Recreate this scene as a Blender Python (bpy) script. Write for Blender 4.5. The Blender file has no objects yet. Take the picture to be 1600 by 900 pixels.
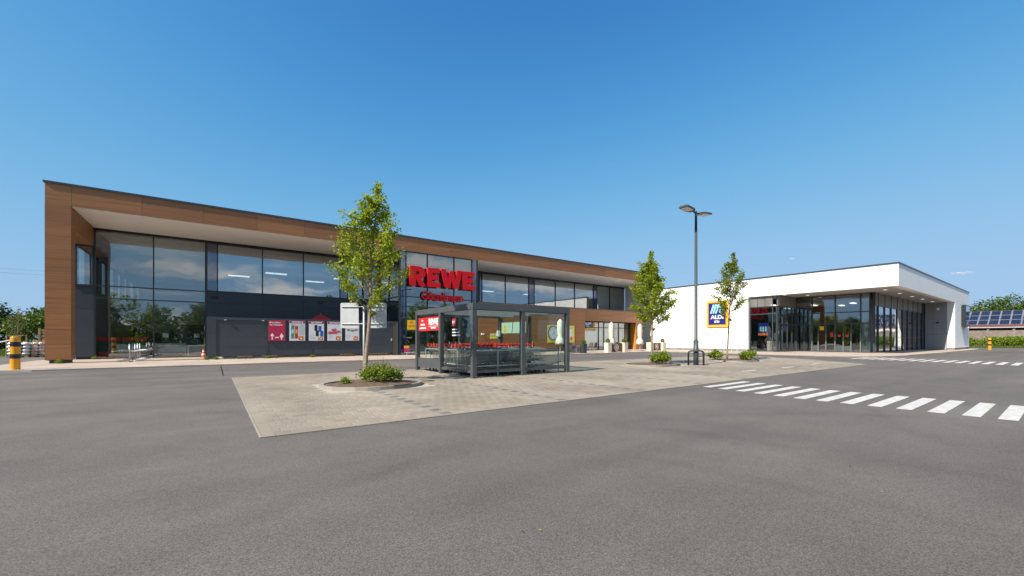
import bpy, bmesh, math, random
import numpy as np
from mathutils import Vector, Matrix

R = math.radians
scene = bpy.context.scene
COL = scene.collection
random.seed(7)

# ------------------------------------------------------------------ camera, sky, sun, exposure
cam_data = bpy.data.cameras.new('camera')
cam_data.sensor_width = 36
cam_data.lens = 642 / 1600 * 36
cam_data.shift_y = 79.5 / 1600
cam_data.clip_start = 0.05
cam_data.clip_end = 6000
cam = bpy.data.objects.new('camera', cam_data)
cam.location = (0, 0, 1.25)
cam.rotation_euler = (R(90), 0, R(54 - 90))
COL.objects.link(cam)
scene.camera = cam

TO_SUN = Vector((-1.053, -0.155, 1.0)).normalized()
SUN_EL = math.asin(TO_SUN.z)
SUN_AZ = math.atan2(TO_SUN.x, TO_SUN.y)      # from +Y towards +X

world = bpy.data.worlds.new('World')
scene.world = world
world.use_nodes = True
wn, wl = world.node_tree.nodes, world.node_tree.links
wn.clear()
w_out = wn.new('ShaderNodeOutputWorld')
w_bg = wn.new('ShaderNodeBackground')
w_sky = wn.new('ShaderNodeTexSky')
w_sky.sky_type = 'NISHITA'
w_sky.sun_disc = False
w_sky.sun_elevation = SUN_EL
w_sky.sun_rotation = SUN_AZ
w_sky.altitude = 0
w_sky.air_density = 1.0
w_sky.dust_density = 0.2
w_sky.ozone_density = 10.0
w_bg.inputs['Strength'].default_value = 0.12

def wmath(op, a, b=None, clamp=False):
    n = wn.new('ShaderNodeMath'); n.operation = op; n.use_clamp = clamp
    for i, v in enumerate((a, b)):
        if v is None: continue
        if isinstance(v, (int, float)): n.inputs[i].default_value = v
        else: wl.new(v, n.inputs[i])
    return n.outputs[0]

# the whole sky graded like the photograph: soft shoulder per channel, same everywhere
def wvec(op, a, b):
    n = wn.new('ShaderNodeVectorMath'); n.operation = op
    for i, v in enumerate((a, b)):
        if isinstance(v, tuple): n.inputs[i].default_value = v
        else: wl.new(v, n.inputs[i])
    return n.outputs[0]
E0 = 0.134
raw = wvec('MULTIPLY', w_sky.outputs[0], (E0, E0, E0))
w_gm = wn.new('ShaderNodeGamma'); w_gm.inputs['Gamma'].default_value = 2.4
wl.new(raw, w_gm.inputs['Color'])
graded = wvec('DIVIDE', wvec('MULTIPLY', w_gm.outputs[0], (0.372, 0.563, 0.82)), wvec('ADD', w_gm.outputs[0], (0.0088, 0.0150, 0.040)))
SKY_GAIN = 5.75
graded = wvec('MULTIPLY', graded, (SKY_GAIN, SKY_GAIN, SKY_GAIN))
# fair-weather clouds standing over the fields on the far side of the car park (seen mirrored in the shop glass), brightened as added fill for the shaded fronts
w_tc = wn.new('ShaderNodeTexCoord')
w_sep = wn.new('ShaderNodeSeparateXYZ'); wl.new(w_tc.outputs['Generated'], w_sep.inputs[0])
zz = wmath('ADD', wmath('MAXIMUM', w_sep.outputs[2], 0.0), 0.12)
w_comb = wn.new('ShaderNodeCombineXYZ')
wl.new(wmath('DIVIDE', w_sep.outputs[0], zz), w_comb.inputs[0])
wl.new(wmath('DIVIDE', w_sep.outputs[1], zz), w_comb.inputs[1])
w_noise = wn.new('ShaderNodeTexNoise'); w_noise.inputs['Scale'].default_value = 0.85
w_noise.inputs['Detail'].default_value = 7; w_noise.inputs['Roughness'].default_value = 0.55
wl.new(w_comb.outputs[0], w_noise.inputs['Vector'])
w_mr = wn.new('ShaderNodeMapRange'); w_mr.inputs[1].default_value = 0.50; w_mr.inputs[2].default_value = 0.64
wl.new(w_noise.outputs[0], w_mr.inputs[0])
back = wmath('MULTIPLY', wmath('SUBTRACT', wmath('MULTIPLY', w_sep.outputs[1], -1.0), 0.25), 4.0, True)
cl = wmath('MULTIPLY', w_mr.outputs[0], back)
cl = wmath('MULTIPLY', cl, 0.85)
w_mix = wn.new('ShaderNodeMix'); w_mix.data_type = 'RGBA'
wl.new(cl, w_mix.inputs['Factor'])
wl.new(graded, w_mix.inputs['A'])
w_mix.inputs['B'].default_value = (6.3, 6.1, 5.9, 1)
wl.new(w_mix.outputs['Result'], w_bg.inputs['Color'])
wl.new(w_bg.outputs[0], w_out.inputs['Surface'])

sun_data = bpy.data.lights.new('sun', 'SUN')
sun_data.energy = 4.6
sun_data.angle = R(0.5)
sun_data.color = (1.0, 0.92, 0.80)
sun = bpy.data.objects.new('sun', sun_data)
sun.rotation_euler = TO_SUN.to_track_quat('Z', 'Y').to_euler()
COL.objects.link(sun)

scene.view_settings.view_transform = 'Standard'
scene.view_settings.look = 'None'
scene.view_settings.exposure = 0.6
scene.view_settings.gamma = 1
scene.view_settings.use_curve_mapping = False
cy = scene.cycles
cy.max_bounces = 8
cy.diffuse_bounces = 3
cy.glossy_bounces = 4
cy.transparent_max_bounces = 16
cy.transmission_bounces = 4
cy.caustics_reflective = False
cy.caustics_refractive = False
cy.sample_clamp_indirect = 6
cy.use_denoising = True

# ------------------------------------------------------------------ materials
MATS = {}
def nodes_of(m):
    m.use_nodes = True
    nt = m.node_tree
    return nt, nt.nodes, nt.links, nt.nodes['Principled BSDF']

def mat(name, col, rough=0.6, metal=0.0, spec=0.5, vary=0.0, noise=0.0, nscale=4.0, bump=0.0, bscale=60.0, coat=0.0):
    """plain procedural material: colour with per-object variation, soft mottling and fine relief"""
    if name in MATS: return MATS[name]
    m = bpy.data.materials.new(name)
    nt, N, L, p = nodes_of(m)
    p.inputs['Roughness'].default_value = rough
    p.inputs['Metallic'].default_value = metal
    p.inputs['Specular IOR Level'].default_value = spec
    p.inputs['Base Color'].default_value = (*col, 1)
    p.inputs['Coat Weight'].default_value = coat
    if vary or noise:
        geo = N.new('ShaderNodeNewGeometry')
        val = None
        def add(v):
            nonlocal val
            if val is None: val = v
            else:
                a = N.new('ShaderNodeMath'); a.operation = 'ADD'
                L.new(val, a.inputs[0]); L.new(v, a.inputs[1]); val = a.outputs[0]
        if vary:
            oi = N.new('ShaderNodeObjectInfo')
            wn_ = N.new('ShaderNodeTexWhiteNoise'); wn_.noise_dimensions = '2D'
            cb = N.new('ShaderNodeCombineXYZ')
            L.new(oi.outputs['Random'], cb.inputs[0]); L.new(geo.outputs['Random Per Island'], cb.inputs[1])
            L.new(cb.outputs[0], wn_.inputs['Vector'])
            mr = N.new('ShaderNodeMapRange'); mr.inputs[3].default_value = -vary; mr.inputs[4].default_value = vary
            L.new(wn_.outputs['Value'], mr.inputs[0]); add(mr.outputs[0])
        if noise:
            nz = N.new('ShaderNodeTexNoise'); nz.inputs['Scale'].default_value = nscale; nz.inputs['Detail'].default_value = 5
            L.new(geo.outputs['Position'], nz.inputs['Vector'])
            mr = N.new('ShaderNodeMapRange'); mr.inputs[1].default_value = 0.3; mr.inputs[2].default_value = 0.7
            mr.inputs[3].default_value = -noise; mr.inputs[4].default_value = noise
            L.new(nz.outputs[0], mr.inputs[0]); add(mr.outputs[0])
        one = N.new('ShaderNodeMath'); one.operation = 'ADD'; one.inputs[1].default_value = 1.0
        L.new(val, one.inputs[0])
        vm = N.new('ShaderNodeVectorMath'); vm.operation = 'SCALE'; vm.inputs[0].default_value = col
        L.new(one.outputs[0], vm.inputs['Scale'])
        L.new(vm.outputs[0], p.inputs['Base Color'])
    if bump:
        nz = N.new('ShaderNodeTexNoise'); nz.inputs['Scale'].default_value = bscale; nz.inputs['Detail'].default_value = 4
        geo = N.new('ShaderNodeNewGeometry'); L.new(geo.outputs['Position'], nz.inputs['Vector'])
        b = N.new('ShaderNodeBump'); b.inputs['Strength'].default_value = bump; b.inputs['Distance'].default_value = 0.01
        L.new(nz.outputs[0], b.inputs['Height']); L.new(b.outputs[0], p.inputs['Normal'])
    MATS[name] = m
    return m

def glass_mat(name, f0, tint):
    m = bpy.data.materials.new(name); m.use_nodes = True
    nt = m.node_tree; N, L = nt.nodes, nt.links; N.clear()
    out = N.new('ShaderNodeOutputMaterial')
    tr = N.new('ShaderNodeBsdfTransparent'); tr.inputs[0].default_value = (*tint, 1)
    gl = N.new('ShaderNodeBsdfGlossy'); gl.inputs['Roughness'].default_value = 0.0; gl.inputs['Color'].default_value = (0.95, 0.97, 1, 1)
    lw = N.new('ShaderNodeLayerWeight'); lw.inputs['Blend'].default_value = 0.5
    pw = N.new('ShaderNodeMath'); pw.operation = 'POWER'; pw.inputs[1].default_value = 4.0
    L.new(lw.outputs['Facing'], pw.inputs[0])
    mr = N.new('ShaderNodeMapRange'); mr.inputs[3].default_value = f0; mr.inputs[4].default_value = 1.0
    L.new(pw.outputs[0], mr.inputs[0])
    # panes are never perfectly flat
    geo = N.new('ShaderNodeNewGeometry')
    nz = N.new('ShaderNodeTexNoise'); nz.inputs['Scale'].default_value = 0.7; nz.inputs['Detail'].default_value = 1
    L.new(geo.outputs['Position'], nz.inputs['Vector'])
    bp = N.new('ShaderNodeBump'); bp.inputs['Strength'].default_value = 0.25; bp.inputs['Distance'].default_value = 0.03
    L.new(nz.outputs[0], bp.inputs['Height']); L.new(bp.outputs[0], gl.inputs['Normal'])
    mx = N.new('ShaderNodeMixShader')
    L.new(mr.outputs[0], mx.inputs[0]); L.new(tr.outputs[0], mx.inputs[1]); L.new(gl.outputs[0], mx.inputs[2])
    L.new(mx.outputs[0], out.inputs['Surface'])
    MATS[name] = m
    return m

def asphalt_mat():
    m = bpy.data.materials.new('asphalt'); nt, N, L, p = nodes_of(m)
    geo = N.new('ShaderNodeNewGeometry')
    def noise(scale, detail=3, rough=0.55, dist=0.0):
        n = N.new('ShaderNodeTexNoise'); n.inputs['Scale'].default_value = scale; n.inputs['Detail'].default_value = detail
        n.inputs['Roughness'].default_value = rough; n.inputs['Distortion'].default_value = dist
        L.new(geo.outputs['Position'], n.inputs['Vector']); return n.outputs[0]
    def rng(v, a, b, c, d):
        r = N.new('ShaderNodeMapRange'); r.inputs[1].default_value = a; r.inputs[2].default_value = b
        r.inputs[3].default_value = c; r.inputs[4].default_value = d; L.new(v, r.inputs[0]); return r.outputs[0]
    def mul(a, b):
        x = N.new('ShaderNodeMath'); x.operation = 'MULTIPLY'; L.new(a, x.inputs[0]); L.new(b, x.inputs[1]); return x.outputs[0]
    big = rng(noise(0.16, 4, 0.6, 0.8), 0.3, 0.7, 0.80, 1.14)
    mid = rng(noise(1.3, 5, 0.6), 0.3, 0.7, 0.92, 1.07)
    # paver lanes: long faint bands left by the laying machine
    mp = N.new('ShaderNodeMapping'); mp.inputs['Scale'].default_value = (0.05, 0.75, 1); mp.inputs['Rotation'].default_value = (0, 0, R(6))
    L.new(geo.outputs['Position'], mp.inputs['Vector'])
    nl = N.new('ShaderNodeTexNoise'); nl.inputs['Scale'].default_value = 1.0; nl.inputs['Detail'].default_value = 3
    L.new(mp.outputs[0], nl.inputs['Vector'])
    lane = rng(nl.outputs[0], 0.35, 0.65, 0.88, 1.08)
    fine = rng(noise(95, 3, 0.8), 0.3, 0.7, 0.58, 1.42)
    vor = N.new('ShaderNodeTexVoronoi'); vor.inputs['Scale'].default_value = 130
    L.new(geo.outputs['Position'], vor.inputs['Vector'])
    sep = N.new('ShaderNodeSeparateColor'); L.new(vor.outputs['Color'], sep.inputs[0])
    stone = rng(sep.outputs[0], 0.0, 1.0, 0.68, 1.32)
    v = mul(mul(mul(big, mid), mul(fine, stone)), lane)
    # faint rubber arcs from turning cars, broken up by noise
    brk = rng(noise(0.9, 4), 0.40, 0.62, 0.0, 1.0)
    for cx, cy_, r_ in ((14, -9.5, 11.0), (14, -9.5, 12.5), (-9, -1.0, 13.2), (-9, -1.0, 14.7), (3.5, -3.0, 7.2)):
        ds = N.new('ShaderNodeVectorMath'); ds.operation = 'DISTANCE'; ds.inputs[1].default_value = (cx, cy_, 0); L.new(geo.outputs['Position'], ds.inputs[0])
        su = N.new('ShaderNodeMath'); su.operation = 'SUBTRACT'; su.inputs[1].default_value = r_; L.new(ds.outputs['Value'], su.inputs[0])
        ab = N.new('ShaderNodeMath'); ab.operation = 'ABSOLUTE'; L.new(su.outputs[0], ab.inputs[0])
        band_ = rng(ab.outputs[0], 0.05, 0.22, 0.11, 0.0)
        iv = N.new('ShaderNodeMath'); iv.operation = 'SUBTRACT'; iv.inputs[0].default_value = 1.0; L.new(mul(band_, brk), iv.inputs[1])
        v = mul(v, iv.outputs[0])
    vm = N.new('ShaderNodeVectorMath'); vm.operation = 'SCALE'; vm.inputs[0].default_value = (0.148, 0.130, 0.113)
    L.new(v, vm.inputs['Scale']); L.new(vm.outputs[0], p.inputs['Base Color'])
    p.inputs['Roughness'].default_value = 0.85; p.inputs['Specular IOR Level'].default_value = 0.3
    b = N.new('ShaderNodeBump'); b.inputs['Strength'].default_value = 0.5; b.inputs['Distance'].default_value = 0.004
    L.new(fine, b.inputs['Height']); L.new(b.outputs[0], p.inputs['Normal'])
    MATS['asphalt'] = m

def paver_mat(name, col, vary, stain):
    """concrete paving stone: own shade per stone, wheel and oil stains running across many stones"""
    m = bpy.data.materials.new(name); nt, N, L, p = nodes_of(m)
    geo = N.new('ShaderNodeNewGeometry'); oi = N.new('ShaderNodeObjectInfo')
    cb = N.new('ShaderNodeCombineXYZ'); L.new(oi.outputs['Random'], cb.inputs[0]); L.new(geo.outputs['Random Per Island'], cb.inputs[1])
    wv = N.new('ShaderNodeTexWhiteNoise'); wv.noise_dimensions = '2D'; L.new(cb.outputs[0], wv.inputs['Vector'])
    def rng(v, a, b, c, d):
        r = N.new('ShaderNodeMapRange'); r.inputs[1].default_value = a; r.inputs[2].default_value = b
        r.inputs[3].default_value = c; r.inputs[4].default_value = d; L.new(v, r.inputs[0]); return r.outputs[0]
    def mul(a, b):
        x = N.new('ShaderNodeMath'); x.operation = 'MULTIPLY'; L.new(a, x.inputs[0]); L.new(b, x.inputs[1]); return x.outputs[0]
    def noise(scale, detail, sc=(1, 1, 1)):
        mp = N.new('ShaderNodeMapping'); mp.inputs['Scale'].default_value = sc
        L.new(geo.outputs['Position'], mp.inputs['Vector'])
        n = N.new('ShaderNodeTexNoise'); n.inputs['Scale'].default_value = scale; n.inputs['Detail'].default_value = detail
        L.new(mp.outputs[0], n.inputs['Vector']); return n.outputs[0]
    a = rng(wv.outputs['Value'], 0, 1, 1 - vary, 1 + vary)
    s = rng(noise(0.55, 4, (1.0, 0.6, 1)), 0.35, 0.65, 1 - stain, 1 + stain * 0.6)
    f = rng(noise(70, 3), 0.3, 0.7, 0.88, 1.12)
    vm = N.new('ShaderNodeVectorMath'); vm.operation = 'SCALE'; vm.inputs[0].default_value = col
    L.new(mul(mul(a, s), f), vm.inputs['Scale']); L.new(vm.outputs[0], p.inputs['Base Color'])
    p.inputs['Roughness'].default_value = 0.85; p.inputs['Specular IOR Level'].default_value = 0.3
    b = N.new('ShaderNodeBump'); b.inputs['Strength'].default_value = 0.3; b.inputs['Distance'].default_value = 0.004
    L.new(f, b.inputs['Height']); L.new(b.outputs[0], p.inputs['Normal'])
    MATS[name] = m

def wood_mat(name, dark, light, along):
    """printed wood-grain facade board; the grain runs along one world axis ('h' horizontal)"""
    m = bpy.data.materials.new(name); nt, N, L, p = nodes_of(m)
    geo = N.new('ShaderNodeNewGeometry'); oi = N.new('ShaderNodeObjectInfo')
    mp = N.new('ShaderNodeMapping'); mp.inputs['Scale'].default_value = (0.35, 0.35, 14) if along == 'h' else (14, 14, 0.35)
    L.new(geo.outputs['Position'], mp.inputs['Vector'])
    sh = N.new('ShaderNodeVectorMath'); sh.operation = 'ADD'; L.new(mp.outputs[0], sh.inputs[0])
    k = N.new('ShaderNodeVectorMath'); k.operation = 'SCALE'; k.inputs[0].default_value = (31, 17, 53); L.new(oi.outputs['Random'], k.inputs['Scale'])
    L.new(k.outputs[0], sh.inputs[1])
    n1 = N.new('ShaderNodeTexNoise'); n1.inputs['Scale'].default_value = 1.0; n1.inputs['Detail'].default_value = 6; n1.inputs['Distortion'].default_value = 0.6
    L.new(sh.outputs[0], n1.inputs['Vector'])
    mp2 = N.new('ShaderNodeMapping'); mp2.inputs['Scale'].default_value = (1.2, 1.2, 6) if along == 'h' else (6, 6, 1.2)
    L.new(sh.outputs[0], mp2.inputs['Vector'])
    n2 = N.new('ShaderNodeTexNoise'); n2.inputs['Scale'].default_value = 1.0; n2.inputs['Detail'].default_value = 3
    L.new(mp2.outputs[0], n2.inputs['Vector'])
    av = N.new('ShaderNodeMath'); av.operation = 'ADD'; L.new(n1.outputs[0], av.inputs[0]); L.new(n2.outputs[0], av.inputs[1])
    cr = N.new('ShaderNodeValToRGB')
    cr.color_ramp.elements[0].position = 0.36; cr.color_ramp.elements[0].color = (*dark, 1)
    cr.color_ramp.elements[1].position = 0.66; cr.color_ramp.elements[1].color = (*light, 1)
    hf = N.new('ShaderNodeMath'); hf.operation = 'MULTIPLY'; hf.inputs[1].default_value = 0.5; L.new(av.outputs[0], hf.inputs[0])
    L.new(hf.outputs[0], cr.inputs[0])
    hv = N.new('ShaderNodeMapRange'); hv.inputs[3].default_value = 0.9; hv.inputs[4].default_value = 1.1; L.new(oi.outputs['Random'], hv.inputs[0])
    vm = N.new('ShaderNodeVectorMath'); vm.operation = 'SCALE'; L.new(cr.outputs[0], vm.inputs[0]); L.new(hv.outputs[0], vm.inputs['Scale'])
    L.new(vm.outputs[0], p.inputs['Base Color'])
    p.inputs['Roughness'].default_value = 0.5
    MATS[name] = m

def leaf_mat(name, c1, c2, c3, trans=0.35):
    m = bpy.data.materials.new(name); m.use_nodes = True
    nt = m.node_tree; N, L = nt.nodes, nt.links; N.clear()
    out = N.new('ShaderNodeOutputMaterial')
    geo = N.new('ShaderNodeNewGeometry')
    cr = N.new('ShaderNodeValToRGB')
    e = cr.color_ramp.elements
    e[0].position = 0.0; e[0].color = (*c1, 1)
    e[1].position = 1.0; e[1].color = (*c3, 1)
    x = e.new(0.55); x.color = (*c2, 1)
    L.new(geo.outputs['Random Per Island'], cr.inputs[0])
    d = N.new('ShaderNodeBsdfPrincipled'); d.inputs['Roughness'].default_value = 0.5; d.inputs['Specular IOR Level'].default_value = 0.35
    L.new(cr.outputs[0], d.inputs['Base Color'])
    t = N.new('ShaderNodeBsdfTranslucent')
    br = N.new('ShaderNodeVectorMath'); br.operation = 'MULTIPLY'; br.inputs[1].default_value = (1.5, 1.45, 0.7)
    L.new(cr.outputs[0], br.inputs[0]); L.new(br.outputs[0], t.inputs[0])
    mx = N.new('ShaderNodeMixShader'); mx.inputs[0].default_value = trans
    L.new(d.outputs[0], mx.inputs[1]); L.new(t.outputs[0], mx.inputs[2]); L.new(mx.outputs[0], out.inputs['Surface'])
    MATS[name] = m

def emit_mat(name, col, s):
    m = bpy.data.materials.new(name); m.use_nodes = True
    nt = m.node_tree; p = nt.nodes['Principled BSDF']
    p.inputs['Base Color'].default_value = (*col, 1); p.inputs['Emission Color'].default_value = (*col, 1); p.inputs['Emission Strength'].default_value = s
    MATS[name] = m

asphalt_mat()
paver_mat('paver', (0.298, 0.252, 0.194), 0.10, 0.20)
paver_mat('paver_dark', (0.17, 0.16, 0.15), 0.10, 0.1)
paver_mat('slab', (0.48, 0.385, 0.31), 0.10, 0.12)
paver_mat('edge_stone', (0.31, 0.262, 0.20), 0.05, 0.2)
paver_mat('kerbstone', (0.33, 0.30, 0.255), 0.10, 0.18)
wood_mat('wood', (0.215, 0.085, 0.026), (0.375, 0.162, 0.058), 'h')
wood_mat('brown_wood', (0.10, 0.055, 0.025), (0.2, 0.12, 0.06), 'h')
glass_mat('glass', 0.16, (0.84, 0.89, 0.88))
glass_mat('glass_coated', 0.29, (0.62, 0.68, 0.68))
glass_mat('glass_clear', 0.025, (0.90, 0.94, 0.92))
glass_mat('glass_dark', 0.10, (0.75, 0.8, 0.9))
leaf_mat('leaf_maple', (0.13, 0.20, 0.014), (0.26, 0.34, 0.02), (0.46, 0.47, 0.045), 0.45)
leaf_mat('leaf_shrub', (0.10, 0.17, 0.012), (0.19, 0.28, 0.02), (0.32, 0.37, 0.04), 0.38)
leaf_mat('leaf_maple_dark', (0.10, 0.16, 0.014), (0.20, 0.26, 0.02), (0.34, 0.34, 0.04), 0.42)
leaf_mat('leaf_dark', (0.022, 0.048, 0.01), (0.045, 0.085, 0.016), (0.085, 0.12, 0.022), 0.25)
leaf_mat('leaf_mid', (0.05, 0.09, 0.016), (0.10, 0.155, 0.024), (0.16, 0.21, 0.03), 0.3)
leaf_mat('leaf_box', (0.08, 0.17, 0.01), (0.14, 0.27, 0.015), (0.22, 0.36, 0.03), 0.25)
leaf_mat('leaf_dry', (0.03, 0.022, 0.015), (0.05, 0.035, 0.02), (0.45, 0.38, 0.05), 0.1)
leaf_mat('grass_blade', (0.06, 0.09, 0.015), (0.11, 0.15, 0.025), (0.2, 0.2, 0.05), 0.3)
emit_mat('lamp_tube', (1.0, 0.97, 0.9), 1.5)
emit_mat('downlight', (1.0, 0.93, 0.8), 0.55)
mat('white_render', (0.86, 0.855, 0.84), 0.9, noise=0.03, nscale=1.2, bump=0.25, bscale=120)
mat('soffit', (0.86, 0.845, 0.82), 0.85, noise=0.02, nscale=0.6)
mat('soffit_grey', (0.42, 0.42, 0.42), 0.6, noise=0.03, nscale=0.8)
mat('plinth', (0.22, 0.22, 0.22), 0.85, noise=0.1, nscale=3)
mat('anthracite', (0.042, 0.050, 0.060), 0.45, vary=0.10, noise=0.05, nscale=2)
mat('frame', (0.020, 0.024, 0.029), 0.4)
mat('navy', (0.020, 0.028, 0.042), 0.35, vary=0.10)
mat('blue_glass', (0.012, 0.035, 0.10), 0.3)
mat('steel_grey', (0.060, 0.072, 0.080), 0.45, noise=0.08, nscale=3)
mat('shelter_grey', (0.078, 0.088, 0.092), 0.45, noise=0.06, nscale=3)
mat('galv', (0.40, 0.41, 0.42), 0.38, 0.9, noise=0.1, nscale=15)
mat('galv_dull', (0.52, 0.54, 0.55), 0.55, 0.25, noise=0.06, nscale=5)
mat('frame_grey', (0.045, 0.053, 0.062), 0.4)
mat('guard_grey', (0.16, 0.17, 0.175), 0.45)
mat('cap', (0.055, 0.07, 0.085), 0.35, 0.3)
mat('panel_grey', (0.33, 0.345, 0.37), 0.5, vary=0.03)
mat('rewe_red', (0.66, 0.006, 0.014), 0.55, spec=0.25)
mat('sign_red', (0.72, 0.022, 0.025), 0.4)
mat('cart_wire', (0.34, 0.35, 0.35), 0.45, 0.3)
mat('cart_flap', (0.05, 0.055, 0.06), 0.5)
mat('cart_red', (0.78, 0.045, 0.03), 0.4)
mat('poster_red', (0.45, 0.02, 0.06), 0.4)
mat('white_print', (0.82, 0.82, 0.82), 0.5)
mat('poster_white', (0.68, 0.70, 0.72), 0.4)
mat('price_orange', (0.75, 0.30, 0.02), 0.4)
mat('lotto_yellow', (0.85, 0.52, 0.005), 0.4)
mat('bollard_yellow', (0.80, 0.34, 0.012), 0.35, noise=0.08, nscale=6)
mat('bollard_black', (0.015, 0.016, 0.02), 0.4)
mat('bollard_wear', (0.62, 0.50, 0.34), 0.7, noise=0.2, nscale=20)
mat('aldi_blue', (0.010, 0.025, 0.20), 0.35)
mat('aldi_cyan', (0.35, 0.68, 0.80), 0.4)
mat('aldi_orange', (0.85, 0.16, 0.015), 0.4)
mat('aldi_yellow', (0.88, 0.55, 0.02), 0.4)
mat('aldi_red', (0.7, 0.05, 0.03), 0.4)
mat('bark', (0.30, 0.22, 0.15), 0.9, noise=0.3, nscale=14, bump=0.6, bscale=40)
mat('bark_dark', (0.09, 0.07, 0.05), 0.9, noise=0.3, nscale=6)
mat('soil', (0.13, 0.085, 0.055), 0.95, noise=0.45, nscale=18, bump=1.0, bscale=50)
mat('sand', (0.42, 0.37, 0.30), 0.95, noise=0.12, nscale=4)
mat('field', (0.085, 0.11, 0.028), 0.95, noise=0.35, nscale=0.25)
mat('verge', (0.085, 0.125, 0.025), 0.95, noise=0.35, nscale=1.5, bump=0.8, bscale=25)
mat('road_paint', (0.56, 0.535, 0.49), 0.75, noise=0.2, nscale=8, bump=0.3, bscale=90)
mat('rubber', (0.02, 0.02, 0.02), 0.7)
mat('cream_cloth', (0.72, 0.66, 0.54), 0.9, noise=0.1, nscale=8)
mat('white_cloth', (0.78, 0.77, 0.70), 0.9, noise=0.08, nscale=8)
mat('red_cloth', (0.42, 0.02, 0.03), 0.8, noise=0.08, nscale=3)
mat('planter_cream', (0.70, 0.62, 0.50), 0.7, noise=0.05, nscale=4)
mat('brown_cloth', (0.16, 0.06, 0.035), 0.8, noise=0.5, nscale=5)
mat('wicker', (0.10, 0.085, 0.07), 0.8, noise=0.4, nscale=30)
mat('cone_orange', (0.85, 0.10, 0.015), 0.45)
mat('bag_white', (0.62, 0.62, 0.64), 0.25, noise=0.45, nscale=5, bump=0.8, bscale=12)
mat('strap_orange', (0.75, 0.25, 0.03), 0.5)
mat('raw_timber', (0.36, 0.24, 0.13), 0.85, noise=0.25, nscale=6)
mat('interior_floor', (0.30, 0.29, 0.28), 0.35)
mat('interior_wall', (0.42, 0.41, 0.40), 0.9)
mat('interior_dark', (0.05, 0.052, 0.055), 0.7)
mat('interior_white', (0.62, 0.62, 0.62), 0.7)
mat('blind', (0.66, 0.70, 0.67), 0.8)
mat('cafe_blind', (0.60, 0.60, 0.60), 0.8)
mat('green_box', (0.02, 0.16, 0.06), 0.5)
mat('timber_orange', (0.50, 0.20, 0.03), 0.6)
mat('mint', (0.45, 0.66, 0.56), 0.5)
mat('yellow_board', (0.70, 0.62, 0.08), 0.5, noise=0.3, nscale=9)
mat('magenta', (0.75, 0.03, 0.15), 0.5)
mat('pv_cell', (0.022, 0.025, 0.040), 0.2, coat=0.2, vary=0.15, noise=0.25, nscale=1.2)
mat('alu', (0.62, 0.63, 0.65), 0.4, 0.6)
mat('roof_red', (0.17, 0.05, 0.035), 0.8, noise=0.2, nscale=2)
mat('concrete_panel', (0.24, 0.195, 0.165), 0.9, vary=0.08, noise=0.25, nscale=3, bump=0.8, bscale=14)
mat('shed_dark', (0.05, 0.04, 0.035), 0.9)
mat('louvre', (0.36, 0.345, 0.32), 0.5, 0.3, noise=0.15, nscale=1.5)
mat('black', (0.01, 0.01, 0.011), 0.5)
cm = bpy.data.materials.new('cloud_white'); cm.use_nodes = True; MATS['cloud_white'] = cm
_n, _l = cm.node_tree.nodes, cm.node_tree.links; _n.clear()
_o = _n.new('ShaderNodeOutputMaterial'); _m = _n.new('ShaderNodeMixShader'); _t = _n.new('ShaderNodeBsdfTransparent'); _d = _n.new('ShaderNodeBsdfTranslucent'); _d2 = _n.new('ShaderNodeBsdfDiffuse'); _a = _n.new('ShaderNodeMixShader')
_d.inputs[0].default_value = (0.9, 0.9, 0.92, 1); _d2.inputs[0].default_value = (0.9, 0.9, 0.92, 1)
_l.new(_d.outputs[0], _a.inputs[1]); _l.new(_d2.outputs[0], _a.inputs[2]); _m.inputs[0].default_value = 0.16
_l.new(_t.outputs[0], _m.inputs[1]); _l.new(_a.outputs[0], _m.inputs[2]); _l.new(_m.outputs[0], _o.inputs[0])
mat('blossom', (0.6, 0.03, 0.05), 0.6)
mat('roof_panel', (0.62, 0.66, 0.66), 0.35)

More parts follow.
